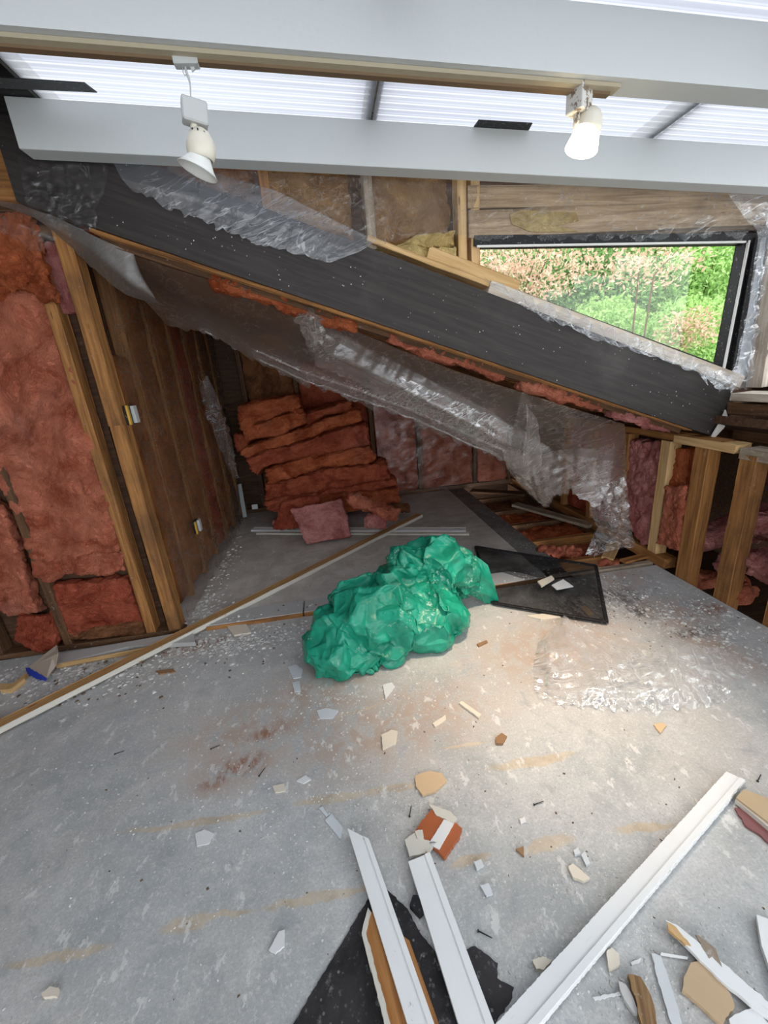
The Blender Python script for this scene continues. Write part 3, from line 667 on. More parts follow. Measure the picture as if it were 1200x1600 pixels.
# pink rolls in the eaves
def roll(a, b, r, m, lab, sq=.75, **k):
    a = Vector(a); b = Vector(b); L = (b-a).length; bm = bmesh.new(); bmesh.ops.create_cone(bm, cap_ends=True, segments=20, radius1=r, radius2=r*.92, depth=L)
    for v in bm.verts: v.co = Vector((v.co.z, v.co.x, v.co.y*sq))
    o = finish(bm, 'insulation_roll', m, frame(b-a, (0,0,1), (a+b)/2)); fluff(o, **k); return tag(o, lab, 'insulation')
roll(XX(1085,848,2.45), XX(1215,800,2.85), .105, FL_PNK, 'rolled pink batt poking out between the two bare studs', vs=.014, amp=.04, sc=6)
roll(XX(1150,830,2.75), XX(1260,800,2.75), .16, FL_PNK, 'pink batt heaped behind the bare stud', vs=.018, amp=.07, sc=6)
roll(XX(1140,880,2.62), XX(1250,870,2.62), .12, FL_PNK, 'lower pink batt heaped behind the bare stud', vs=.016, amp=.07, sc=7)
roll(XX(1075,905,2.58), XX(1160,905,2.62), .09, FL_SAL, 'darker salmon batt on the ground between the corner stud and the bare stud', vs=.016, amp=.05, sc=7)
roll(XX(1135,915,2.45), XX(1175,935,2.50), .09, FL_SAL, 'torn salmon clump at the foot of the bare stud', vs=.012, amp=.05, sc=8)
roll(XX(1185,880,2.5), XX(1230,890,2.5), .10, FL_PNK, 'pink lump at the right picture edge above the floor', vs=.014, amp=.06, sc=8)
roll(XX(1085,780,2.6), XX(1100,780,2.62), .10, FL_PNK, 'dim pink batt standing behind the thick corner stud', sq=1.6, vs=.016, amp=.04)

# ---------------------------------------------------------------- floor hole
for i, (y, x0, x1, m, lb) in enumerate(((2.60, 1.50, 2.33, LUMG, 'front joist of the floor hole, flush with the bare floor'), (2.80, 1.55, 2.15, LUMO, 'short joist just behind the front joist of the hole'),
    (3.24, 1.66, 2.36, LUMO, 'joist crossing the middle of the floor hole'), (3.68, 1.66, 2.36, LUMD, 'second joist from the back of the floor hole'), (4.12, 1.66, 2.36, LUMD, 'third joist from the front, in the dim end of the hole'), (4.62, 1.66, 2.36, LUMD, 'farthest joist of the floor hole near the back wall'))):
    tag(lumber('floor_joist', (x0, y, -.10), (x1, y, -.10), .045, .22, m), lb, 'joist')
tag(lumber('board_scrap', (2.03, 2.70, .03), (2.28, 2.95, .03), .09, .022, LUMY), 'short pale board lying over the front joists of the hole', 'board')
tag(lumber('board_scrap', (2.10, 2.62, .03), (2.33, 2.66, .03), .06, .02, LUMO), 'small board end beside the knee wall plate', 'board')
tag(lumber('side_joist', (2.28, 3.0, -.06), (2.28, 5.1, -.06), .04, .16, LUMD), 'dark joist along the knee wall side of the floor hole', 'joist')
tag(lumber('board_scrap', (1.70, 4.95, .03), (2.25, 4.55, .03), .14, .025, LUMD), 'dark loose board across the far end of the hole', 'board')
tag(lumber('board_scrap', (1.95, 4.2, .035), (2.32, 3.35, .035), .10, .03, LUMG), 'grey loose board running back along the hole under the film', 'board')
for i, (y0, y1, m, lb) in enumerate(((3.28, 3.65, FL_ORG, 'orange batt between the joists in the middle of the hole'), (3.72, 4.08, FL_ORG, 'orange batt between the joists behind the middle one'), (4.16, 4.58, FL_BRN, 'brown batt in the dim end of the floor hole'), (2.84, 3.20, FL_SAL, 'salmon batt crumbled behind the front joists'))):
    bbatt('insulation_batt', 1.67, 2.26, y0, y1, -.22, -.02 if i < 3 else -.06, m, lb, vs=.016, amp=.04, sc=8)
roll((1.62,3.02,.02), (1.90,2.86,.03), .05, FL_SAL, 'fluffy salmon insulation spilling over the edge of the hole', vs=.010, amp=.05, sc=12)
roll((1.96,2.68,0), (2.04,2.68,.01), .035, FL_SAL, 'small salmon tuft between the two front joists', vs=.008, amp=.03, sc=14)
# sole plate across the opening
SOLE = m_paint('dusty_grey_plate', (.45,.45,.45), .4)
for x0, x1, lb in ((-1.0, -.35, 'dusty flat sole plate left of the green bag'), (-.34, 1.45, 'dusty flat sole plate running behind the green bag')):
    o = box('sole_plate', x0, x1, YW, YW+.165, -.01, .034, SOLE); tag(o, lb, 'plate')
    lumber('raw_edge', (x0, YW-.004, .012), (x1, YW-.004, .012), .008, .036, LUMO, (0,0,1), o, .001, .0005)
o = prism('sole_plate', [FL(x, y, .035) for x, y in ((88,1022),(300,985),(305,1003),(200,1010),(88,1038))], (0,0,1), .03, SOLE); tag(o, 'dusty loose floorboard along the foot of the left wall', 'board')
tag(lumber('board_edge', FL(88,1041,.02), FL(232,1014,.02), .012, .03, LUMY), 'yellow edge strip in front of the dusty floorboard at the left wall', 'strip')

# ---------------------------------------------------------------- left wall insulation
batt('insulation_batt', [(-30,345),(50,345),(110,560),(140,660),(190,880),(60,910),(15,790),(-30,690)], 2.56, .10, FL_SAL, 'tall dusty salmon batt filling the left wall bay', vs=.016, amp=.035, sc=5, an=(1,1,1.4))
batt('insulation_batt', [(-30,318),(40,330),(70,420),(80,470),(40,455),(-30,470)], 2.50, .09, FL_ORG, 'crumpled orange insulation hanging at the top of the left wall', vs=.011, amp=.06, sc=9)
batt('insulation_batt', [(66,378),(94,378),(118,490),(92,495)], 2.60, .04, FL_PNK, 'thin pink strip of insulation between orange stud and corner post', vs=.010, amp=.02, sc=10)
batt('insulation_batt', [(60,915),(200,905),(222,975),(210,985),(95,995),(76,950)], 2.57, .09, FL_RED, 'low red batt at the foot of the left wall bay', vs=.013, amp=.025, sc=7)
batt('insulation_batt', [(50,870),(190,860),(196,895),(70,905)], 2.545, .09, FL_SAL, 'folded salmon batt edge just above the low red batt', vs=.012, amp=.035, sc=9)
batt('insulation_batt', [(95,990),(222,972),(226,992),(105,1003)], 2.56, .06, FL_BRN, 'dirty brown insulation edge at the bottom plate', vs=.009, amp=.02, sc=14, an=(.4,1,1))
batt('insulation_batt', [(-40,760),(5,800),(60,960),(10,965),(-40,930)], 2.57, .09, FL_SAL, 'salmon batt left of the dark stud at the picture edge', vs=.014, amp=.03, sc=6)
batt('insulation_batt', [(20,965),(75,965),(88,1010),(60,1018),(22,1005)], 2.52, .09, FL_RED, 'small red insulation lump in the lower left corner', vs=.010, amp=.03, sc=9)

# ---------------------------------------------------------------- pile of batts at the back of the alcove
Q = lambda L: [(250+x/3., 450+y/3.) for x, y in L]
PILE = [
 ([(355,560),(400,545),(640,505),(665,560),(520,610),(380,668)], 4.42, FLP_O, 'short upper left batt on top of the pile'),
 ([(380,668),(520,612),(660,565),(692,632),(560,690),(398,722)], 4.42, FLP_O, 'second batt from the top on the left of the pile'),
 ([(678,585),(890,535),(905,568),(800,600),(692,642)], 4.50, FLP_R, 'dark upper right batt on top of the pile'),
 ([(340,682),(388,690),(402,748),(352,772)], 4.48, FLP_R, 'small batt end sticking out left of the pile'),
 ([(365,762),(560,700),(930,560),(955,622),(700,700),(395,800)], 4.40, FLP_O, 'long orange batt slanting across the whole pile'),
 ([(392,800),(700,705),(965,625),(988,742),(700,800),(490,842),(452,892)], 4.44, FLP_R, 'thick red batt under the long slanting one'),
 ([(490,855),(700,790),(985,745),(1018,785),(1010,815),(760,850),(500,925)], 4.36, FLP_O, 'bright orange batt across the middle of the pile'),
 ([(488,925),(800,845),(1055,818),(1085,895),(800,950),(492,1005)], 4.42, FLP_R, 'broad red batt in the lower half of the pile'),
 ([(492,1005),(800,950),(1100,895),(1125,935),(800,1000),(555,1060),(500,1045)], 4.36, FLP_R, 'low red batt near the bottom of the pile'),
 ([(570,1020),(800,975),(1120,948),(1128,1000),(1000,1040),(572,1110)], 4.30, FLP_O, 'bottom batt of the pile lying on the floor'),
]
for i, (L, Y, m, lb) in enumerate(PILE):
    batt('insulation_batt', Q(L), Y, .42, m, lb, group=None, vs=.02, amp=.04, sc=6, an=(.45,2.6,.8), sm=3, fine=.014)
o = prism('insulation_square', [YY(x, y, Y) for x, y, Y in ((452,795,3.98),(535,778,3.98),(548,838,3.75),(478,850,3.70))], (0,-.9,.5), .07, FL_PNK); fluff(o, .012, .018, 7)
tag(o, 'square pink slab leaning in front of the pile', 'insulation')
o = prism('insulation_square', [YY(x, y, 4.15) for x, y in ((438,785),(500,775),(500,828),(425,828))], (0,-1,0), .06, FL_RED); fluff(o, .014, .03, 8)
tag(o, 'dark red scrap behind the leaning pink slab', 'insulation')
roll(YY(546,778,3.80), YY(622,806,3.62), .105, FL_SAL, 'torn salmon chunk leaning on the pile right of the pink slab', sq=.6, vs=.011, amp=.04, sc=10)
roll(YY(572,812,3.62), YY(604,818,3.60), .085, FL_PNK, 'pink fluffy tuft under the torn chunk', vs=.010, amp=.04, sc=12)
roll(YY(590,795,4.3), YY(640,792,4.3), .07, FL_BRN, 'brown scrap at the right foot of the pile', vs=.014, amp=.04, sc=9)
roll(YY(425,815,4.2), YY(445,822,4.2), .045, FL_PNK, 'small pink scrap at the left foot of the pile', vs=.011, amp=.03, sc=12)

# ---------------------------------------------------------------- long timber on the floor
a = FL(-60,1172,.03); b = FL(660,806,.05)
d = (b-a).normalized(); side = Vector((0,0,1)).cross(d)
o = lumber('trim_stick', a+side*.04, b+side*.04, .080, .030, BROWNP if 0 else m_wood('raw_trim_back', (.34,.18,.07), (.52,.31,.13), .12), (0,0,1)); tag(o, 'very long brown trim stick lying diagonally from the left edge to the batt pile', 'trim')
lumber('painted_edge', a-side*.002, b-side*.002, .010, .033, WHITEO, (0,0,1), o, .004)
for (p, q, w, m, lb) in (((395,827),(728,828),.09,WHITE,'upper white trim board in front of the batt pile'), ((402,833),(733,834),.05,WHITEO,'lower cream trim strip in front of the batt pile')):
    A = FL(*p, .04); B = FL(*q, .04); o = lumber('trim_board', A, B, w, .02, m); tag(o, lb, 'trim')
tag(lumber('metal_bracket', YY(374,757,4.9), YY(383,808,4.7), .045, .03, m_paint('dull_grey_metal', (.33,.36,.36))), 'narrow grey metal strip standing in the dark far left corner', 'bracket')
tag(prism('plaster_chip', [YY(x, y, 5.10) for x, y in ((393,789),(402,788),(403,795),(394,796))], (0,-1,0), .02, WHITE), 'small white chip on the wall in the far left corner', 'plaster')

# ---------------------------------------------------------------- window screen on the floor
sc = [FL(743,854,.05), FL(931,884,.06), FL(948,972,.02), FL(770,942,.02)]
root = thing('window_screen', sc[3], 'black framed insect screen lying on the floor right of the green bag', 'window screen')
for i in range(4):
    lumber('frame_bar', sc[i], sc[(i+1)%4], .022, .014, BLACK, (0,0,1), root, .002, 0)
N = NT('insect_mesh'); v = N.obj(False); t = N.n('ShaderNodeBsdfTransparent'); dd = N.n('ShaderNodeBsdfDiffuse'); N.put(dd.inputs[0], (.02,.02,.022))
mx = N.n('ShaderNodeMixShader'); N.put(mx.inputs[0], N.ramp(N.noise(v, 5, 5), .3, .7, .34, .5)); N.put(mx.inputs[1], t.outputs[0]); N.put(mx.inputs[2], dd.outputs[0]); SCR = N.done(mx.outputs[0])
prism('screen_mesh', [p+Vector((0,0,-.003)) for p in sc], (0,0,1), .0015, SCR, root)

# ---------------------------------------------------------------- foreground trim boards and felt
def board(name, px, z, th, m, lab, cat='board', bev=.003, jag=.0, nrm=None, par=None):
    o = fpoly(name, px, z, th, m, par, bev, jag)
    return tag(o, lab, cat) if lab else o
board('roofing_felt', [(575,1404),(600,1385),(637,1420),(655,1455),(690,1500),(732,1482),(742,1478),(778,1505),(777,1528),(803,1543),(798,1563),(772,1600),(720,1690),(380,1690),(458,1600)], .0, .004, BLKPAPER, 'torn black roofing felt on the floor under the white boards', 'felt', 0, .003)
board('felt_scrap', [(640,1414),(645,1398),(652,1398),(665,1420),(655,1430)], .004, .02, BLACK, 'small curled black scrap between the two white foreground boards', 'felt', 0)
o = board('trim_board', [(575,1420),(640,1470),(700,1640),(612,1640),(566,1458)], .006, .016, BROWNP, 'varnished brown board under the left white foreground board', 'board', .002)
board('broken_edge', [(575,1418),(580,1426),(572,1457),(621,1640),(611,1640),(565,1458)], .008, .018, WHITEO, None, None, .0, .003, par=o)
def profiled(px, z, th, m, lab, lip=.25, jag=0):
    """flat trim with a raised back band down one long side; px = tip-left, tip-right, far-right, far-left"""
    o = board('trim_board', px, z, th, m, lab, 'trim board', .003, jag)
    P = [FL(x, y, z+th) for x, y in px]; k = len(P)-1
    a0, a1, b1, b0 = P[0], P[1], P[2], P[-1]
    q = [a1.lerp(a0, lip), a1.lerp(a0, .03), b1.lerp(b0, .03), b1.lerp(b0, lip)]
    prism('moulding', [p+Vector((0,0,.004)) for p in q], (0,0,1), .006, m, o, .0015); return o
profiled([(543,1294),(577,1312),(700,1660),(655,1660)], .024, .014, WHITE, 'narrow white trim board with a slanted tip, left of the foreground pair')
profiled([(638,1346),(672,1332),(795,1660),(735,1660)], .010, .016, WHITE, 'wider white trim board, right of the foreground pair')
profiled([(1135,1205),(1165,1220),(1100,1300),(795,1660),(720,1660),(1020,1330)][:2]+[(795,1660),(720,1660)], .006, .018, WHITE, 'longest white trim board running diagonally up to the right', .3, .0016)
board('trim_board', [(1182,1429),(1240,1450),(1240,1620),(1212,1540),(1190,1477)], .004, .016, WHITE, 'white board corner cut by the right picture edge')
o = board('trim_board', [(1150,1246),(1162,1233),(1260,1270),(1260,1330)], .012, .022, m_paint('tan_plywood_face', (.50,.38,.24), .4), 'stacked tan, cream and maroon board end at the right edge')
board('cream_layer', [(1149,1249),(1152,1246),(1262,1316),(1258,1340)], .008, .018, WHITEO, None, None, .001, par=o)
board('maroon_layer', [(1148,1262),(1156,1262),(1250,1330),(1245,1350),(1195,1312),(1190,1306),(1165,1290)], .001, .008, m_paint('maroon_paint', (.22,.09,.09)), None, None, 0, .004, par=o)
o = board('splintered_lath', [(1040,1437),(1058,1445),(1130,1505),(1230,1590),(1225,1610),(1130,1535),(1085,1490),(1045,1450)], .012, .012, WHITE, 'splintered white lath in the lower right corner', 'lath', .001, .004)
board('raw_wood', [(1042,1440),(1056,1448),(1080,1478),(1070,1475),(1044,1452)], .016, .010, LUMY, None, None, 0, .003, par=o)
o = board('drywall_piece', [(1079,1504),(1096,1502),(1118,1525),(1141,1552),(1148,1571),(1128,1600),(1066,1547),(1068,1530)], .002, .013, m_paint('brown_drywall_paper', (.52,.38,.24), .3, (.7,.66,.6)), 'brown paper faced drywall piece in the lower right corner', 'drywall', .001, .003)
board('split_wood', [(981,1522),(1001,1526),(1012,1545),(1024,1580),(1036,1640),(1008,1640),(996,1570)], .003, .02, m_wood('split_brown_wood', (.16,.09,.04), (.38,.24,.12), .2), 'split brown piece of wood left of the drywall piece', 'wood', .002, .004)
board('drywall_strip', [(1018,1489),(1033,1494),(1045,1530),(1061,1580),(1075,1640),(1062,1640),(1040,1570),(1028,1530)], .001, .006, m_paint('grey_paint', (.62,.65,.68)), 'pale grey drywall strip between split wood and drywall piece', 'drywall', .0, .003)
board('paint_strip', [(1033,1488),(1075,1495),(1074,1499),(1032,1492)], .004, .003, WHITE, 'thin white strip above the brown drywall piece', 'strip', 0)
board('plaster_slab', [(1139,1592),(1160,1580),(1176,1574),(1200,1598),(1230,1640),(1150,1640)], .001, .012, WHITE, 'white plaster slab at the bottom right corner', 'plaster', .001, .003)
board('plaster_slab', [(966,1532),(978,1538),(990,1560),(1000,1585),(990,1582),(975,1560)], .001, .014, m_paint('crumbly_grey_plaster', (.55,.54,.53), .5), 'crumbly grey plaster slab left of the split wood', 'plaster', .001, .004)
board('wood_splinter', [(1087,1460),(1092,1462),(1118,1482),(1128,1510),(1113,1494),(1108,1497)], .02, .006, LUMG, 'curled splinter beside the splintered lath', 'splinter', 0, .002)

# painted brick-red fragment
o = board('brick_fragment', [(676,1262),(698,1272),(722,1294),(716,1310),(694,1340),(676,1322),(640,1310),(655,1288)], .002, .016, m_paint('orange_red_wood', (.38,.105,.035), .3, rough=.4), 'orange-red painted fragment with white plaster crusts above the white boards', 'fragment', .001, .003)
board('painted_band', [(694,1280),(709,1287),(686,1327),(670,1318)], .018, .004, m_paint('white_band', (.74,.75,.76)), None, None, 0, .001, par=o)
board('plaster_crust', [(670,1256),(688,1262),(705,1268),(715,1280),(708,1287),(695,1279),(682,1274)], .010, .012, WHITEO, None, None, 0, .003, par=o)
board('plaster_crust', [(632,1312),(650,1300),(664,1312),(682,1316),(668,1332),(640,1338)], .008, .014, WHITEO, None, None, 0, .003, par=o)
board('plaster_crust', [(648,1298),(660,1296),(662,1310),(652,1310)], .018, .008, WHITEO, None, None, 0, .002, par=o)

# ---------------------------------------------------------------- larger chips, each its own thing
PW = m_paint('white_plaster', (.72,.73,.74), .3, (.6,.58,.55)); PC = m_paint('cream_plaster', (.70,.64,.54), .3, (.5,.42,.32)); PG = m_paint('grey_painted_chip', (.60,.64,.68), .2); PT = m_paint('tan_chip', (.62,.45,.28), .3); PB = m_paint('brown_chip', (.28,.16,.08), .4)
CH = [
 ([(648,1212),(670,1204),(690,1208),(698,1220),(680,1236),(660,1242),(650,1228)], .012, PT, 'large tan plaster piece left of centre above the red fragment'),
 ([(596,1148),(612,1140),(621,1142),(619,1160),(598,1170)], .010, PC, 'cream plaster chip below the green bag'),
 ([(717,1098),(722,1095),(752,1116),(748,1121)], .010, PC, 'cream stick-shaped chip right below the green bag'),
 ([(676,1130),(696,1117),(697,1124),(680,1136)], .006, PC, 'slender cream chip left of the stick-shaped chip'),
 ([(598,1070),(612,1066),(617,1072),(602,1091)], .008, PW, 'white chip touching the lower edge of the green bag'),
 ([(774,1152),(784,1145),(792,1150),(786,1161),(775,1161)], .012, PB, 'small brown wood chip right of the cream chips'),
 ([(498,1262),(504,1260),(513,1273),(510,1276)], .004, PG, 'narrow blue-grey chip joined above a larger one'),
 ([(508,1282),(518,1271),(536,1293),(532,1311)], .004, PG, 'flat blue-grey diamond chip left of the white trim tip'),
 ([(495,1110),(510,1106),(528,1110),(520,1122),(500,1122)], .005, PG, 'pale grey chip lower left of the green bag'),
 ([(450,1042),(462,1038),(474,1046),(470,1058),(458,1060)], .005, PG, 'pale grey chip left of the green bag'),
 ([(457,1066),(468,1064),(470,1080),(460,1080)], .005, PG, 'small blue-grey chip under the pale chip left of the bag'),
 ([(463,1220),(478,1211),(486,1218),(474,1224)], .004, PW, 'small white chip on the bare floor left of the tan plaster piece'),
 ([(426,1228),(444,1224),(446,1236),(430,1238)], .006, PC, 'small beige chip near the long putty seam'),
 ([(420,1484),(436,1455),(445,1452),(444,1478),(430,1490)], .006, PW, 'white pointed chip alone on the floor at the lower left'),
 ([(64,1552),(78,1541),(92,1543),(88,1556),(68,1558)], .012, PC, 'cream shell-shaped chip near the lower left corner'),
 ([(305,1302),(320,1296),(334,1302),(326,1318),(308,1322)], .004, PW, 'flaky white chip on the putty seam'),
 ([(888,1354),(895,1349),(906,1358),(922,1372),(912,1377),(895,1370)], .012, PC, 'curled cream chip left of the long white board'),
 ([(896,1328),(904,1324),(907,1334),(898,1336)], .010, PG, 'small grey stone-like chip above the curled cream chip'),
 ([(908,1336),(914,1330),(922,1348),(916,1352)], .010, PG, 'angular grey chip beside the curled cream chip'),
 ([(812,1279),(820,1276),(822,1284),(814,1287)], .006, PW, 'tiny white chip right of the red fragment'),
 ([(806,1326),(818,1322),(819,1338)], .008, PB, 'small rusty chip on the putty patch'),
 ([(1021,1132),(1034,1129),(1042,1133),(1032,1146)], .006, PT, 'brown chip below the clear film'),
 ([(745,1006),(760,1000),(762,1003),(748,1010)], .008, PB, 'red-brown chip right of the green bag in the lamplight'),
 ([(948,1486),(956,1480),(968,1490),(968,1508),(952,1515)], .012, PC, 'cream crusty piece right of the long white board'),
 ([(985,1504),(1002,1497),(1000,1503),(988,1508)], .005, PW, 'thin white chip right of the cream crusty piece'),
 ([(832,1500),(848,1494),(862,1500),(850,1515),(838,1514)], .010, PC, 'cream chip partly under the long white board'),
 ([(926,1558),(968,1550),(970,1554),(930,1563)], .004, PW, 'long thin white sliver left of the split wood'),
 ([(822,962),(870,956),(876,964),(850,968)], .008, PC, 'cream splinter board under the screen edge'),
 ([(840,908),(862,899),(866,904),(846,916)], .012, PC, 'cream block lying on the insect screen'),
 ([(862,914),(880,905),(896,916),(870,921)], .006, PG, 'pale grey flake lying on the insect screen'),
 ([(908,950),(914,946),(928,958),(920,962)], .010, PT, 'tan block lying near the corner of the insect screen'),
 ([(330,940),(344,934),(352,942),(338,948)], .008, PG, 'pale block near the foot of the alcove wall'),
 ([(355,978),(385,975),(392,988),(366,992)], .012, PC, 'cream scrap in the rubble below the corner post'),
 ([(243,1048),(270,1044),(274,1049),(248,1053)], .008, PB, 'dark brown splinter below the long stick'),
 ([(1040,1320),(1046,1322),(1050,1335),(1044,1334)], .006, PG, 'grey sliver right of the long white board'),
 ([(1085,1295),(1095,1292),(1098,1300)], .008, PG, 'small grey chip lying against the right side of the long board'),
 ([(740,1346),(752,1342),(756,1352),(745,1358)], .010, PG, 'grey stone-like chip at the top of the wide white board'),
 ([(750,1383),(764,1380),(770,1396),(760,1400)], .008, PG, 'grey chip right of the wide white board'),
 ([(870,1095),(878,1093),(880,1100),(872,1102)], .005, PW, 'tiny pale chip below the clear film in the lamplight'),
 ([(480,900),(496,896),(500,905),(484,908)], .004, PG, 'grey flake beside the long stick behind the bag'),
]
for px, th, m, lb in CH:
    z = .05 if 'on the insect screen' in lb else 0.001
    if 'blue' in lb or 'diamond' in lb: z = .001
    o = fpoly('plaster_chip' if m not in (PB, PT) else 'wood_chip', px, z, th, m, None, min(.0015, th*.2), .002); tag(o, lb, 'chip')
# screws
def screw(px, ang, lab):
    p = FL(*px, .004); d = Vector((math.cos(ang), math.sin(ang), .05)); r = thing('screw', p, lab, 'screw')
    tube('shank', [p, p+d*.035, p+d*.04], [.0018,.0016,.0004], DARKM, r); tube('head', [p-d*.003, p-d*.0005, p], [.0042,.0042,.002], DARKM, r, 10)
for px, an, lb in (((835,1257), .1, 'dark screw on the floor right of the red fragment'), ((1184,1220), .5, 'dark screw near the right edge beyond the white board'), ((640,1275), 1.2, 'thin dark nail left of the red fragment'),
                 ((330,1170), .3, 'dark nail on the left floor'), ((180,1178), .2, 'dark nail on the far left floor'), ((405,1212), 1.0, 'dark nail right of the worn brown floor patch'), ((1052,1325), 2.2, 'bent nail on the edge of the long white board'),
                 ((748,1455), -.6, 'dark nail right of the wide white board')): screw(px, an, lb)

# putty knife shaped scrap at the lower left
o = prism('cardboard_scrap', [FL(x, y, z) for x, y, z in ((42,1044,.02),(88,1008,.16),(90,1020,.15),(86,1040,.06),(72,1060,.02))], (-.2,-.6,.8), .006, m_paint('grey_brown_card', (.36,.30,.25), .2)); tag(o, 'grey-brown pointed board scrap with a blue edge at the lower left', 'scrap')
prism('blue_edge', [FL(x, y, z) for x, y, z in ((40,1043,.02),(44,1043,.026),(72,1059,.026),(70,1064,.012),(58,1061,.012),(42,1052,.012))], (-.2,-.6,.8), .006, BLUE, o, 0, .004)
tag(board('paint_can_edge', [(0,1068),(20,1068),(42,1050),(38,1060),(18,1076),(0,1078)], .0, .03, LUMY, 'x'), 'bent yellow strip of wood at the left picture edge', 'strip'); bpy.data.objects['paint_can_edge'].name = 'wood_strip'
tag(prism('dark_scrap', [FL(x, y, .03) for x, y in ((-20,1118),(0,1122),(8,1134),(-20,1150))], (0,0,1), .03, LUMD), 'dark block end at the left picture edge beside the long stick', 'block')

# rubble: uncountable crumbs
def crumbs(name, spots, m, lab, seed=3):
    rnd = random.Random(seed); V = []; F = []
    for (px, py, sx, sy, n, s0, s1) in spots:
        c = FL(px, py)
        for _ in range(n):
            x = c.x + rnd.gauss(0, sx); y = c.y + rnd.gauss(0, sy); s = s0 + (s1-s0)*rnd.random()**2.4
            if x < -2.4 or x > 2.3: continue
            zf = 0 if y < YW else (.034 if y < YW+.165 else .022)
            if x > 1.6 and y > YW: continue
            if x < -1.16 and y > 2.5: continue
            a = rnd.random()*6.28; w = s*rnd.uniform(.4, 1); h = min(s*rnd.uniform(.12, .35), .009); k = len(V)
            tx_ = rnd.uniform(-.3, .3)*h
            for (ux, uy, uz) in ((-1,-1,0),(1,-.8,0),(.9,1,0),(-1,.9,0),(-.7,-.6,1),(.6,-.7,1),(.8,.5,1),(-.6,.8,1)):
                lx = ux*s*.5*rnd.uniform(.7, 1.1); ly = uy*w*.5*rnd.uniform(.7, 1.1)
                V.append((x+lx*math.cos(a)-ly*math.sin(a), y+lx*math.sin(a)+ly*math.cos(a), zf+uz*h+(tx_ if uz and ux > 0 else 0)))
            F += [(k+4,k+5,k+6,k+7),(k,k+1,k+5,k+4),(k+1,k+2,k+6,k+5),(k+2,k+3,k+7,k+6),(k+3,k,k+4,k+7)]
    o = mesh(name, V, F, m); return tag(o, lab, 'rubble', kind='stuff')
RUB = NT('pale_rubble'); v_ = RUB.world(); RUBM = RUB.done(RUB.pbr(RUB.mix(RUB.ramp(RUB.noise(v_, 25, 2), .35, .65), (.42,.41,.39), (.64,.635,.62)), .85))
RUB2 = NT('dark_rubble'); RUB2M = RUB2.done(RUB2.pbr((.13,.09,.06), .8))
crumbs('plaster_crumbs', [(600,1200,.9,.35,900,.003,.010), (800,1350,.5,.2,600,.002,.008), (350,1250,.6,.3,350,.003,.009), (600,1300,.8,.4,500,.002,.007), (450,1150,.8,.3,714,.003,.010), (700,1080,.5,.12,510,.003,.011), (380,1000,.22,.10,714,.004,.03), (330,900,.10,.45,714,.004,.035), (300,960,.15,.1,340,.004,.03),
    (130,1060,.35,.10,884,.005,.03), (40,1060,.3,.08,442,.005,.03), (960,940,.3,.22,714,.003,.016), (1080,970,.3,.14,510,.004,.022), (850,920,.3,.22,442,.003,.018), (1110,990,.12,.2,340,.004,.03),
    (560,1090,.2,.06,374,.003,.012), (650,1250,.12,.08,340,.003,.012), (930,1390,.10,.05,140,.002,.009), (1000,1540,.15,.06,510,.002,.010), (1060,1480,.1,.05,200,.002,.008), (800,1500,.1,.05,150,.002,.008),
    (860,1180,.4,.15,240,.003,.008), (520,860,.8,.5,510,.004,.014), (960,1330,.3,.1,200,.002,.007), (200,1500,.4,.15,120,.002,.006), (560,1240,.2,.08,272,.003,.010), (420,1000,.5,.05,442,.004,.02), (880,1370,.06,.03,90,.002,.008), (700,930,.5,.2,340,.003,.012)],
    RUBM, 'pale plaster crumbs and dust scattered over the whole floor')
crumbs('wood_crumbs', [(500,1250,1.0,.5,153,.003,.012), (380,1000,.4,.2,102,.004,.02), (1000,950,.3,.2,272,.003,.012), (330,880,.1,.4,102,.004,.02), (900,1350,.5,.3,60,.002,.007), (130,1060,.35,.12,153,.005,.025), (650,860,.8,.4,153,.004,.014)], RUB2M, 'dark wood splinters and dirt crumbs scattered over the floor', 5)

# ---------------------------------------------------------------- track lighting
root = thing('lamp_track', (1.06, 1.60, rz(1.06)), 'tan batten and bronze lamp track under the upper white beam', 'light track')
def rbox(name, xa, xb, ya, yb, lo, hi, m, par): return slopebox(name, xa, xb, ya, yb, rz, lo, hi, m, par)
rbox('batten', -2.5, 1.07, 1.582, 1.628, -.012, -.001, TANP, root)
rbox('rail', -2.5, 1.05, 1.606, 1.628, -.020, -.011, GOLD, root)
def lathe(name, a, b, prof, m, parent, seg=24):
    a = Vector(a); b = Vector(b); d = b-a; return tube(name, [a+d*t for t, r in prof], [r for t, r in prof], m, parent, seg)
def lathe_open(name, a, b, prof, m, parent, seg=28):
    a = Vector(a); b = Vector(b); d = (b-a); u = d.normalized(); s = u.orthogonal().normalized(); t = u.cross(s); V = []; F = []
    for q, r in prof:
        for k in range(seg):
            an = 2*math.pi*k/seg; V.append(a+d*q+(s*math.cos(an)+t*math.sin(an))*r - a)
    for i in range(len(prof)-1):
        for k in range(seg): F.append((i*seg+k, i*seg+(k+1)%seg, (i+1)*seg+(k+1)%seg, (i+1)*seg+k))
    return mesh(name, V, F, m, parent, True, Matrix.Translation(a))
YL = 1.62
def px3(x, y, Y=YL): return YY(x, y, Y)
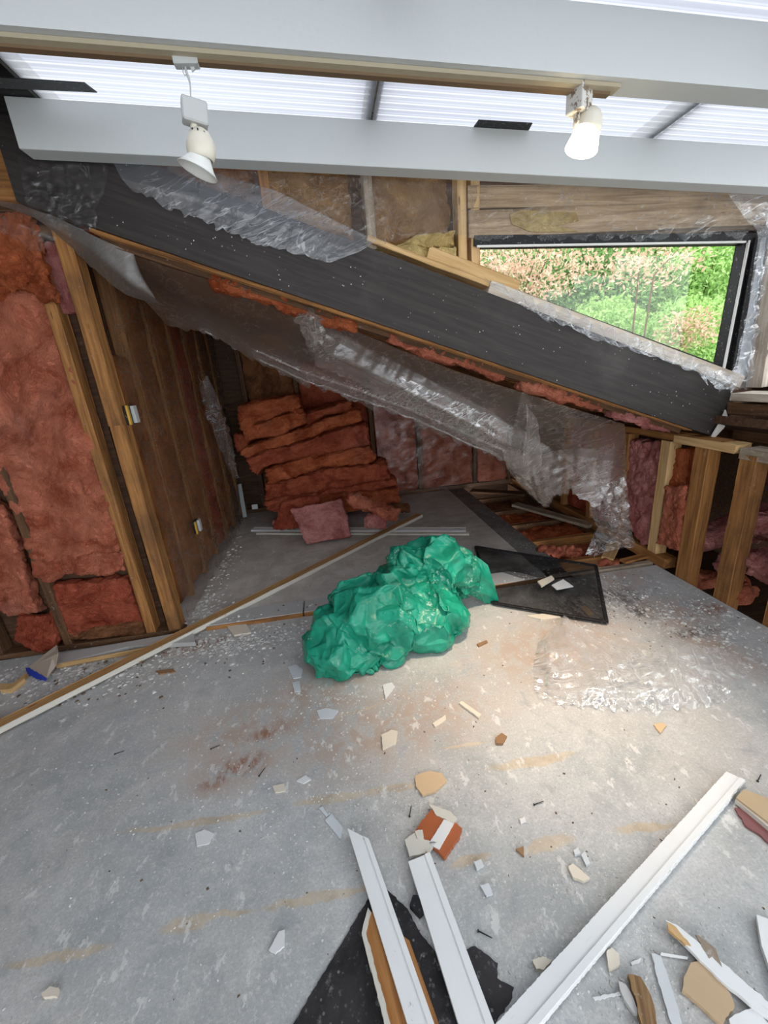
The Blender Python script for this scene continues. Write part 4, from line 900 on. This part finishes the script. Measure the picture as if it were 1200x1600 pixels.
# dead lamp dangling from its wire
root = thing('track_lamp', px3(292,100), 'unlit cream track lamp dangling on its wire at the left', 'lamp')
p0 = px3(292,101); box('track_adapter', p0.x-.035, p0.x+.035, YL-.018, YL+.012, p0.z-.006, p0.z+.022, PLASTICG, root)
lumber('adapter_tab', px3(296,98), px3(303,111), .012, .004, PLASTICG, (0,1,0), root, .001)
tube('wire_loop', [px3(285,104), px3(286,113), px3(289,118), px3(292,116)], .0016, PLASTICG, root)
tube('wire', [px3(289,104), px3(291,112), px3(295,122), px3(297.5,134), px3(298,150), px3(297.5,164)], [.0035,.004,.0035,.0022,.0022,.0022], PLASTICG, root)
bx = px3(304,177); o = box('transformer_box', bx.x-.036, bx.x+.036, YL-.022, YL+.022, bx.z-.03, bx.z+.03, PLASTICG, root, .004); o.rotation_euler = (0, .12, .35)
tube('stem', [px3(304,190), px3(302,212)], .011, PLASTICW, root, 14)
e0 = px3(313,199); e1 = px3(315,250)
ax = (e1-e0)
shell = lathe_open('lamp_shade', e0, e1, [(0,.002),(.03,.012),(.12,.024),(.3,.035),(.5,.042),(.75,.043),(.92,.039),(1.0,.035),(1.0,.033),(.9,.036)], PLASTICW, root)
for k, (x, y) in enumerate(((305,211),(314,213),(323,216))):
    q = px3(x, y) ; q.y -= .026+(.006 if k == 1 else 0); lumber('vent_slot', q+Vector((0,0,.006)), q-Vector((0,0,.006)), .004, .004, DARKM, (0,1,0), shell, .0005, 0)
lathe_open('diffuser', px3(314,243), px3(309,268), [(0,.030),(.3,.036),(.7,.048),(1.0,.060),(1.0,.057),(.6,.044),(0,.028)], m_paint('milky_glass', (.80,.82,.80), .05, rough=.2), root)
# lit lamp
root = thing('track_lamp', px3(906,150), 'lit track lamp with a glowing shade at the right end of the track', 'lamp')
bx = px3(905,157); o = box('transformer_box', bx.x-.031, bx.x+.031, YL-.03, YL+.03, bx.z-.036, bx.z+.036, METALW, root, .003); o.rotation_euler = (0,0,.5)
tube('stem', [px3(902,172), px3(900,203)], .010, METALW, root, 14)
shell = lathe_open('lamp_shade', px3(925,167), px3(917,210), [(0,.004),(.05,.016),(.2,.030),(.45,.040),(.8,.043),(1,.042),(1,.040)], PLASTICW, root)
EM = NT('glowing_glass'); em = EM.n('ShaderNodeEmission'); EM.put(em.inputs[0], (1,.80,.50)); EM.put(em.inputs[1], 9.0); EMM = EM.done(em.outputs[0])
lathe('glowing_diffuser', px3(919,198), px3(908,234), [(0,.036),(.15,.041),(.4,.044),(.7,.049),(1.0,.054)], EMM, root)
for nm, kind, en, dx in (('lamp_glow', 'SPOT', 135, None),):
    l = bpy.data.lights.new(nm, kind); lo = bpy.data.objects.new(nm, l); COL.objects.link(lo); l.energy = en; l.color = (1,.76,.52); l.shadow_soft_size = .03
    l.spot_size = math.radians(58); l.spot_blend = 1.0
    src = px3(906,244); tgt = FL(835,1050); lo.parent = root; lo.matrix_basis = root.matrix_world.inverted() @ (Matrix.Translation(src) @ (tgt-src).to_track_quat('-Z', 'Y').to_matrix().to_4x4())
# electrical boxes on the alcove wall
for (px, Xp, lb) in (((205,648), -1.15, 'upper yellow and white electrical box on the corner post'), ((308,822), -1.13, 'lower yellow and white electrical box near the floor')):
    p = XX(*px, Xp); r = thing('electrical_box', p, lb, 'electrical box'); s = .055 if px[0] < 250 else .05
    box('back_box', p.x-.02, p.x+.004, p.y-.045, p.y+.045, p.z-s, p.z+s, BLACK, r)
    box('yellow_rim', p.x, p.x+.012, p.y-.055, p.y-.032, p.z-s, p.z+s, YELP, r); box('switch', p.x, p.x+.022, p.y+.0, p.y+.045, p.z-s*.9, p.z+s*.9, PLASTICG, r)

# ================================================================ GREEN BAG
def Y3_(L): return [YY(x, y, Y) for x, y, Y in L]
def green():
    N = NT('green_woven_plastic'); v = N.obj(False)
    n = N.noise(v, 7, 5, .6); g2 = N.noise(v, 30, 5, .65, .8)
    c = N.mix(N.ramp(n, .3, .7), (.008,.21,.13), (.016,.34,.22))
    c = N.mix(N.math('MULTIPLY', N.ramp(N.noise(v, 60, 5, .7), .55, .66), N.ramp(N.noise(v, 5, 2), .56, .66)), c, (.45,.62,.55))
    return N.done(N.pbr(c, .27, N.bump(g2, .5, .006), .45))
GREEN = green()
def blob_mesh(els, vs, sm):
    bm = bmesh.new(); c0 = els[0][0]
    for (c, r, rot) in els:
        g = bmesh.ops.create_icosphere(bm, subdivisions=4, radius=1); R = Matrix.Rotation(rot, 3, 'Z')
        for v in g['verts']: v.co = R @ Vector((v.co.x*r[0], v.co.y*r[1], v.co.z*r[2])) + (c-c0)
    o = finish(bm, 'garbage_bag', GREEN, Matrix.Translation(c0)); voxelize(o, vs)
    V = smoothV(o.data, getV(o.data), sm); V[:,2] = np.maximum(V[:,2], -c0.z+.004); setV(o.data, V); return o
def topo(me):
    E = np.empty(len(me.edges)*2, int); me.edges.foreach_get('vertices', E); E = E.reshape(-1, 2)
    B = []; D = []
    for p in me.polygons:
        v = p.vertices
        if len(v) == 4: D += [(v[0], v[2]), (v[1], v[3])]
    nb = [[] for _ in me.vertices]
    for a, b in E: nb[a].append(b); nb[b].append(a)
    co = getV(me)
    for i, n in enumerate(nb):
        if len(n) < 3: continue
        d = co[n]-co[i]; d /= np.linalg.norm(d, axis=1)[:, None]+1e-9; g = d @ d.T
        for a in range(len(n)):
            b = int(np.argmin(g[a]))
            if g[a, b] < -.7 and n[a] < n[b]: B.append((n[a], n[b]))
    if D: E = np.concatenate([E, np.array(D)])
    return E, np.array(B)
def crumple(o, ex, iters, ka, kb, seed, noise, sc, zmin):
    me = o.data; V = getV(me); E, B = topo(me); L0 = np.linalg.norm(V[E[:,0]]-V[E[:,1]], axis=1); LB = np.linalg.norm(V[B[:,0]]-V[B[:,1]], axis=1)
    rng = np.random.default_rng(seed); N = getN(me); A = V.copy()
    X = V + N*(noise*fbm(V, sc, 3, seed))[:, None]; lf = ex*(1 + .30*(ex-1)/.2*fbm((V[E[:,0]]), 4., 2, seed+9))
    X = relax(X, E, L0*lf, B, LB*(1+(ex-1)*.5), iters, A, ka, kb, zmin); setV(me, X)
def subdiv(o, k=1):
    md = o.modifiers.new('s', 'SUBSURF'); md.levels = md.render_levels = k
    dg = bpy.context.evaluated_depsgraph_get(); me = bpy.data.meshes.new_from_object(o.evaluated_get(dg)); o.modifiers.clear(); o.data = me
    me.polygons.foreach_set('use_smooth', [True]*len(me.polygons))
def el(px, py, Y, r, rot=0, zmin=None):
    p = YY(px, py, Y)
    if zmin is not None: p.z = max(p.z, zmin)
    return (p, r, rot)
bag = blob_mesh([el(590,985,2.12,(.29,.25,.22),.5,.17), el(535,1018,2.02,(.175,.17,.15),0,.11), el(585,1030,1.98,(.20,.13,.13),0,.10), el(665,985,2.14,(.25,.20,.18),.2,.12), el(575,950,2.22,(.22,.18,.17),0,.16), el(530,990,2.08,(.16,.16,.14),0,.13),
                 el(630,935,2.32,(.2,.2,.2),0,.2), el(670,893,2.42,(.29,.20,.20),-.1,.29), el(640,905,2.40,(.20,.18,.25),0,.24), el(722,905,2.40,(.15,.15,.15),0,.21)], .019, 5)
z0 = -bag.location.z+.004
def apply_mod(o, typ, **k):
    md = o.modifiers.new('m', typ); [setattr(md, a, b) for a, b in k.items()]
    dg = bpy.context.evaluated_depsgraph_get(); me = bpy.data.meshes.new_from_object(o.evaluated_get(dg)); o.modifiers.clear(); o.data = me
V = getV(bag.data); N_ = getN(bag.data)
V = V + N_*(.055*(np.abs(fbm(V, 4.2, 2, 71))*-2+.5) )[:, None]; V[:,2] = np.maximum(V[:,2], z0); setV(bag.data, V)
apply_mod(bag, 'DECIMATE', ratio=1500/max(1, len(bag.data.polygons)*2))
crumple(bag, 1.23, 80, .018, .12, 4, .03, 7, z0)
apply_mod(bag, 'SUBSURF', levels=3, render_levels=3, subdivision_type='SIMPLE')
bag.data.polygons.foreach_set('use_smooth', [True]*len(bag.data.polygons))
V = smoothV(bag.data, getV(bag.data), 1); setV(bag.data, V); N_ = getN(bag.data); rng = np.random.default_rng(5); H = np.zeros(len(V))
for i in range(420):                      # sharp local folds
    c = V[rng.integers(len(V))]; nrm = rng.normal(size=3); nrm /= np.linalg.norm(nrm); t = np.cross(nrm, rng.normal(size=3)); t /= np.linalg.norm(t)
    d = V-c; sdist = np.abs(d@nrm); al = d@t; ot = d@np.cross(nrm, t); w = rng.uniform(.004,.016); L = rng.uniform(.035,.15)
    H += rng.choice([1,1,-1])*w*.8*np.exp(-sdist/w)*np.exp(-(al/L)**2)*np.exp(-(ot/L)**2)
for i in range(34):                       # deep pinched valleys
    c = V[rng.integers(len(V))]; nrm = rng.normal(size=3); nrm /= np.linalg.norm(nrm); t = np.cross(nrm, rng.normal(size=3)); t /= np.linalg.norm(t)
    d = V-c; sdist = np.abs(d@nrm + .02*np.sin((d@t)*14+i)); al = d@t; ot = d@np.cross(nrm, t); w = rng.uniform(.010,.022); L = rng.uniform(.10,.24)
    H -= w*1.25*np.exp(-sdist/w)*np.exp(-(al/L)**2)*np.exp(-(ot/L)**2)
V = V + N_*H[:,None]; V[:,2] = np.maximum(V[:,2], z0); setV(bag.data, V)
crumple(bag, 1.035, 14, .06, .5, 8, .003, 30, z0)
sheet('sack_corner', [Y3_([(725,868,2.40),(745,872,2.38),(762,884,2.36)]), Y3_([(722,895,2.36),(748,895,2.31),(772,915,2.33)]), Y3_([(726,922,2.36),(750,925,2.32),(777,935,2.35)]), Y3_([(735,930,2.38),(756,940,2.36),(778,949,2.37)])], 36, 40, GREEN, None, ex=1.10, iters=60, ka=.03, kb=.2, seed=77, noise=.02, jag=0, parent=bag)
tag(bag, 'crumpled green plastic sack lying in the middle of the floor', 'bag')

# ================================================================ PLASTIC FILM
def Y3(L): return [YY(x, y, Y) for x, y, Y in L]
# big film torn loose from the alcove ceiling
top = Y3([(150,372,2.52),(260,418,2.53),(360,447,2.53),(480,490,2.53),(600,535,2.53),(700,575,2.53),(800,608,2.53),(900,640,2.53),(975,662,2.58)])
mid = Y3([(215,455,2.9),(300,478,2.9),(400,515,2.9),(500,552,2.9),(600,590,2.9),(690,625,2.85),(800,665,2.8),(890,715,2.75),(978,740,2.72)])
bot = Y3([(262,508,3.25),(330,522,3.2),(395,562,3.2),(480,598,3.2),(560,625,3.1),(640,655,3.05),(720,690,3.0),(790,722,2.95),(820,760,2.9),(848,786,2.85),(882,768,2.8),(905,742,2.8),(940,775,2.75),(955,820,2.72),(985,852,2.70)])
film = sheet('hanging_film', [top, mid, bot], 190, 46, FILM, 'large torn clear film drooping across the whole alcove under the black beam', ex=1.035, iters=90, ka=.02, kb=.6, seed=5, noise=.012, jag=.06, pinrow=True)
# gathered shiny edge and folds
e1 = [(268,502,3.22),(300,508,3.2),(345,528,3.2),(400,560,3.18),(470,592,3.16),(560,622,3.08),(640,652,3.0),(720,686,2.96),(790,718,2.92)]
sheet('gathered_edge', [Y3([(x, y-26, Y-.04) for x, y, Y in e1]), Y3([(x, y-12, Y-.10) for x, y, Y in e1]), Y3([(x, y+2, Y) for x, y, Y in e1])], 170, 16, FILMH, None, ex=1.08, iters=70, ka=.03, kb=.3, seed=9, noise=.02, jag=.05, parent=film)
_p = resample(Y3(e1), 90); _p[:,2] += .02*fbm(_p, 7, 3, 3); _p[:,1] += .015*fbm(_p, 9, 3, 5)
tube('rolled_edge', [Vector(q) for q in _p], list(.007+.006*np.abs(fbm(_p, 14, 2, 8))), FILMH, film, 7)
e2t = [(480,492,2.62),(540,528,2.7),(600,560,2.75),(680,600,2.8),(760,640,2.8),(800,668,2.8)]
e2b = [(470,520,2.62),(500,570,2.8),(560,600,2.9),(640,640,2.9),(740,690,2.85),(792,718,2.85)]
sheet('fallen_fold', [Y3(e2t), Y3([((a[0]+b[0])/2, (a[1]+b[1])/2+4, (a[2]+b[2])/2-.06) for a, b in zip(e2t, e2b)]), Y3(e2b)], 120, 26, FILMH, None, ex=1.07, iters=80, ka=.02, kb=.4, seed=12, noise=.02, jag=.02, parent=film)
sheet('torn_tuft', [Y3([(470,484,2.5),(485,478,2.5),(502,484,2.5)]), Y3([(466,500,2.44),(486,498,2.40),(506,500,2.46)]), Y3([(474,522,2.5),(490,534,2.48),(505,520,2.5)])], 26, 26, FILMH, None, ex=1.5, iters=90, ka=.01, kb=.1, seed=15, noise=.05, jag=.01, parent=film)
sheet('pointed_fold', [Y3([(819,606,2.6),(820,605,2.6),(821,606,2.6)]), Y3([(803,665,2.66),(824,655,2.58),(840,662,2.66)]), Y3([(790,715,2.74),(818,722,2.62),(846,712,2.72)]), Y3([(800,735,2.76),(822,748,2.72),(845,735,2.76)])], 34, 60, FILMH, None, ex=1.10, iters=70, ka=.03, kb=.3, seed=18, noise=.02, jag=.01, parent=film)
sheet('lower_lobe', [Y3([(785,700,2.8),(830,715,2.76),(880,705,2.74),(960,700,2.7)]), Y3([(795,735,2.84),(840,755,2.78),(885,738,2.76),(950,760,2.7)]), Y3([(815,760,2.84),(848,788,2.80),(886,764,2.78),(935,790,2.7)])], 70, 30, FILM, None, ex=1.06, iters=70, ka=.02, kb=.4, seed=21, noise=.02, jag=.02, parent=film)
sheet('twisted_tail', [Y3([(925,775,2.72),(950,760,2.68),(975,752,2.66)]), Y3([(925,800,2.74),(952,800,2.66),(982,812,2.64)]), Y3([(935,825,2.74),(958,835,2.66),(988,850,2.62)]), Y3([(918,862,2.72),(932,866,2.70),(950,862,2.66)])], 40, 60, FILMH, None, ex=1.2, iters=80, ka=.02, kb=.2, seed=24, noise=.04, jag=.02, parent=film)
# loose strip from the upper left corner
o = sheet('film_strip', [Y3([(-10,312,2.40),(60,325,2.42),(150,372,2.46),(208,398,2.48),(222,432,2.5)]), Y3([(-10,318,2.44),(60,340,2.46),(140,392,2.50),(200,440,2.52),(245,470,2.56)]), Y3([(20,322,2.50),(70,350,2.54),(135,410,2.58),(190,455,2.62),(260,480,2.66)])], 80, 20, m_film('dusty_film', .5, .3, (.13,.09,.065), .55, .08), 'dusty brownish strip of film stretched from the top left corner across the corner post', ex=1.05, iters=60, ka=.04, seed=31)
o = sheet('film_scrap', [Y3([(-12,322,2.44),(40,330,2.44),(92,352,2.46)]), Y3([(-10,335,2.42),(30,350,2.42),(85,372,2.45)]), Y3([(-10,352,2.44),(22,372,2.44),(60,392,2.46)])], 44, 22, FILMW, 'crumpled clear film scrap over the top of the left wall insulation', ex=1.2, iters=80, ka=.02, seed=33, noise=.03)
# film on the upper left end of the beam
sheet('film_scrap', [Y3([(30,246,2.335),(100,250,2.335),(168,254,2.335)]), Y3([(38,290,2.33),(100,300,2.33),(162,292,2.32)]), Y3([(46,330,2.33),(100,335,2.33),(148,330,2.32)]), Y3([(62,345,2.335),(110,368,2.33),(152,352,2.33)])], 60, 60, m_film('dark_grime_film', .06, .35, (.25,.26,.27), .35, .12), 'clear film patch draped over the upper left end of the black beam', ex=1.10, iters=80, ka=.03, seed=36, noise=.02)
sheet('film_flap', [Y3([(180,255,2.335),(300,262,2.335),(430,300,2.335),(586,376,2.335)]), Y3([(192,280,2.32),(300,305,2.32),(420,340,2.32),(560,393,2.33)]), Y3([(205,296,2.335),(290,335,2.33),(400,378,2.325),(515,410,2.33)])], 110, 36, m_film('grey_haze_film', .24, .4, (.42,.44,.50), .34, .12), 'long grey flap of film folded over the top of the black beam', ex=1.06, iters=80, ka=.04, seed=39, noise=.015)
sheet('wall_film', [Y3([(200,258,2.40),(420,272,2.40),(600,282,2.39),(735,290,2.38)]), Y3([(330,300,2.40),(450,320,2.40),(600,330,2.39),(738,330,2.38)]), Y3([(470,345,2.40),(540,362,2.40),(590,382,2.385),(645,368,2.38),(700,362,2.37),(740,372,2.375)])], 110, 40, FILMW, 'clear film stretched over the tan insulation above the black beam', ex=1.05, iters=70, ka=.06, seed=42, noise=.012, uniform=True)
sheet('wall_film', [Y3([(735,288,2.40),(900,292,2.40),(1060,296,2.40),(1210,300,2.38)]), Y3([(737,330,2.395),(900,335,2.395),(1060,335,2.395),(1210,335,2.37)]), Y3([(740,368,2.40),(900,370,2.395),(1060,370,2.395),(1200,366,2.38)])], 130, 26, FILMW, 'clear film over the header boards above the window', ex=1.06, iters=70, ka=.06, seed=45, noise=.012, jag=.02)
sheet('sill_film', [Y3([(765,440,2.385),(860,480,2.385),(1000,532,2.385),(1150,590,2.38)]), Y3([(775,452,2.35),(860,496,2.34),(1000,550,2.34),(1148,600,2.34)]), Y3([(800,468,2.345),(860,503,2.335),(930,528,2.335),(1040,562,2.335),(1145,606,2.335)])], 120, 14, FILM2, 'ragged strip of film hanging over the sloping window sill', ex=1.16, iters=60, ka=.04, seed=48, noise=.02, jag=.06)
sheet('post_film', [Y3([(1140,302,2.33),(1180,302,2.32),(1212,302,2.32)]), Y3([(1185,365,2.33),(1200,365,2.31),(1212,360,2.31)]), Y3([(1170,480,2.33),(1178,480,2.31),(1186,480,2.31)]), Y3([(1145,585,2.33),(1165,590,2.30),(1175,585,2.30)]), Y3([(1100,590,2.33),(1120,606,2.31),(1165,608,2.30)])], 30, 90, FILM2, 'film wrapped around the pale post right of the window', ex=1.12, iters=80, ka=.03, seed=51, noise=.02)
# film over the alcove side and far walls
sheet('wall_film', [[Vector((-1.155, y, zz)) for y, zz in ((2.68,z1),(3.2,z1),(3.9,z1),(4.6,z1),(5.05,z1))] for z1 in (2.30, 1.7, 1.1, .5, .06)], 90, 80, m_film('brown_haze_film', .15, .30, (.36,.24,.17), .35, .16), 'clear film covering the side wall of the alcove', ex=1.04, iters=60, ka=.06, seed=54, noise=.03, jag=.03)
sheet('wall_film', [[Vector((x, 5.08, zz)) for x, zz in ((.55,zb(.55)*t),(1.0,zb(1.0)*t),(1.6,zb(1.6)*t),(2.25,zb(2.25)*t))] for t in (.98, .6, .3, .05)], 70, 50, FILMW, 'clear film hanging on the far alcove wall right of the batt pile', ex=1.06, iters=60, ka=.05, seed=57, noise=.03)
sheet('film_scrap', [[XX(x, y, -1.08+d) for x, y, d in L] for L in (((310,590,0),(318,600,.05),(325,590,.1)), ((325,650,0),(338,650,.08),(345,640,.1)), ((345,700,0),(355,690,.08),(362,690,.1)), ((365,745,0),(372,745,.05),(372,742,.1)))], 20, 60, FILM2, 'torn vertical strip of film at the dark far end of the side wall', ex=1.15, iters=60, ka=.03, seed=60, noise=.03)
# film lying on the floor
fr_ = [Y for Y in ()]
r1 = [FL(x, y, z) for x, y, z in ((842,1005,.01),(862,985,.05),(882,966,.10),(912,985,.06),(960,1010,.05),(1010,1025,.04),(1075,1008,.07),(1120,1012,.05),(1155,1030,.02)) ]
r2 = [FL(x, y, z) for x, y, z in ((836,1040,.01),(860,1035,.04),(900,1030,.05),(950,1045,.06),(1000,1050,.05),(1060,1040,.07),(1110,1045,.05),(1165,1055,.02)) ]
r3 = [FL(x, y, z) for x, y, z in ((838,1075,.01),(880,1080,.03),(930,1075,.05),(990,1080,.05),(1050,1075,.05),(1100,1075,.04),(1165,1078,.01)) ]
r4 = [FL(x, y, z) for x, y, z in ((845,1095,.006),(900,1104,.006),(960,1108,.01),(1020,1110,.01),(1080,1105,.01),(1120,1098,.006),(1150,1090,.006)) ]
sheet('floor_film', [r1, r2, r3, r4], 130, 60, FILMF, 'crumpled clear film lying on the bare floor right of the green sack', ex=1.08, iters=110, ka=.012, kb=.5, seed=63, noise=.02, zmin=.004, jag=.02, cat='plastic sheet')

# ================================================================ GARDEN
st(box('ground', -8, 20, 5.4, 22, -.7, -.6, GROUND, bev=0))
def leafm(name, a, b):
    N = NT(name); r = N.n('ShaderNodeNewGeometry').outputs['Random Per Island']
    c = N.mix(r, a, b); d = N.n('ShaderNodeBsdfDiffuse'); N.put(d.inputs[0], c); t = N.n('ShaderNodeBsdfTranslucent'); N.put(t.inputs[0], c)
    m = N.n('ShaderNodeMixShader'); N.put(m.inputs[0], .4); N.put(m.inputs[1], d.outputs[0]); N.put(m.inputs[2], t.outputs[0]); return N.done(m.outputs[0])
LG = leafm('bright_green_leaf', (.26,.46,.12), (.58,.78,.34)); LD = leafm('dark_green_leaf', (.16,.30,.10), (.45,.66,.28)); LR = leafm('pinkish_maple_leaf', (.56,.33,.24), (.84,.64,.50)); BARK = LUMD
def shrub(x, y, zc, rx, ry, rz_, n, size, m, name, lab, cat, seed):
    rng = np.random.default_rng(seed); d = rng.normal(size=(n,3)); d /= np.linalg.norm(d, axis=1)[:,None]
    r = rng.random(n)**.45; P = d*r[:,None]*np.array([rx,ry,rz_])*(1+.3*fbm(d, 2.5, 3, seed))[:,None]
    u = rng.normal(size=(n,3)); u /= np.linalg.norm(u, axis=1)[:,None]; w = rng.normal(size=(n,3)); v = np.cross(u, w); v /= np.linalg.norm(v, axis=1)[:,None]
    s = size*(.6+.8*rng.random(n))[:,None]; nn = np.cross(u, v)
    A = np.stack([P-u*s, P+v*s*.38+nn*s*.12, P+u*s, P-v*s*.38+nn*s*.12], 1).reshape(-1,3)
    root = thing(name, (x, y, -.6), lab, cat)
    M = Matrix.Translation((x, y, zc)); F = np.arange(4*n).reshape(-1,4)
    me = bpy.data.meshes.new('foliage'); me.from_pydata(A.tolist(), [], F.tolist()); me.materials.append(m)
    o = bpy.data.objects.new('foliage', me); COL.objects.link(o); o.parent = root; o.matrix_basis = root.matrix_world.inverted() @ M
    for k in range(4):
        a = k*1.6+seed; k < 2 and tube('stem', [(x+.08*math.cos(a), y+.08*math.sin(a), -.6), (x+rx*.2*math.cos(a), y+.2*ry*math.sin(a), zc-.5*rz_), (x+rx*.5*math.cos(a), y+.5*ry*math.sin(a), zc+.3*rz_)], [.022,.016,.006], BARK, root, 6)
shrub(7.6,8.3,1.0,1.7,1.1,1.55,26000,.05,LG,'bush','bright green bush low in the right part of the window','bush',1)
shrub(5.9,8.9,1.7,1.1,.9,1.0,13000,.05,LG,'bush','bright green bush low in the middle of the window','bush',2)
shrub(9.3,10.2,3.2,2.2,1.3,1.5,20000,.06,LG,'tree','yellow-green tree crown at the upper right of the window','tree',3)
shrub(6.4,10.4,3.3,2.2,1.2,1.4,20000,.06,LD,'tree','darker green tree crown at the upper middle of the window','tree',4)
shrub(3.8,8.3,3.2,1.5,.9,.75,2500,.045,LR,'maple','pinkish maple foliage at the left of the window','tree',5)
shrub(6.1,8.0,3.15,1.4,.6,.5,800,.05,LR,'maple','pink-tipped maple branch across the middle of the window','tree',6)
shrub(4.2,10.4,3.2,2.2,1.2,1.7,20000,.06,LD,'tree','dark green tree behind the pink maple at the left of the window','tree',7)
shrub(6.9,7.6,1.9,.6,.5,.4,700,.045,LR,'maple','reddish young maple in front of the bright green bushes','tree',8)
shrub(7.5,12.5,2.2,6.5,1.2,3.6,26000,.15,LD,'hedge','tall dark hedge behind all the garden shrubs','hedge',9)
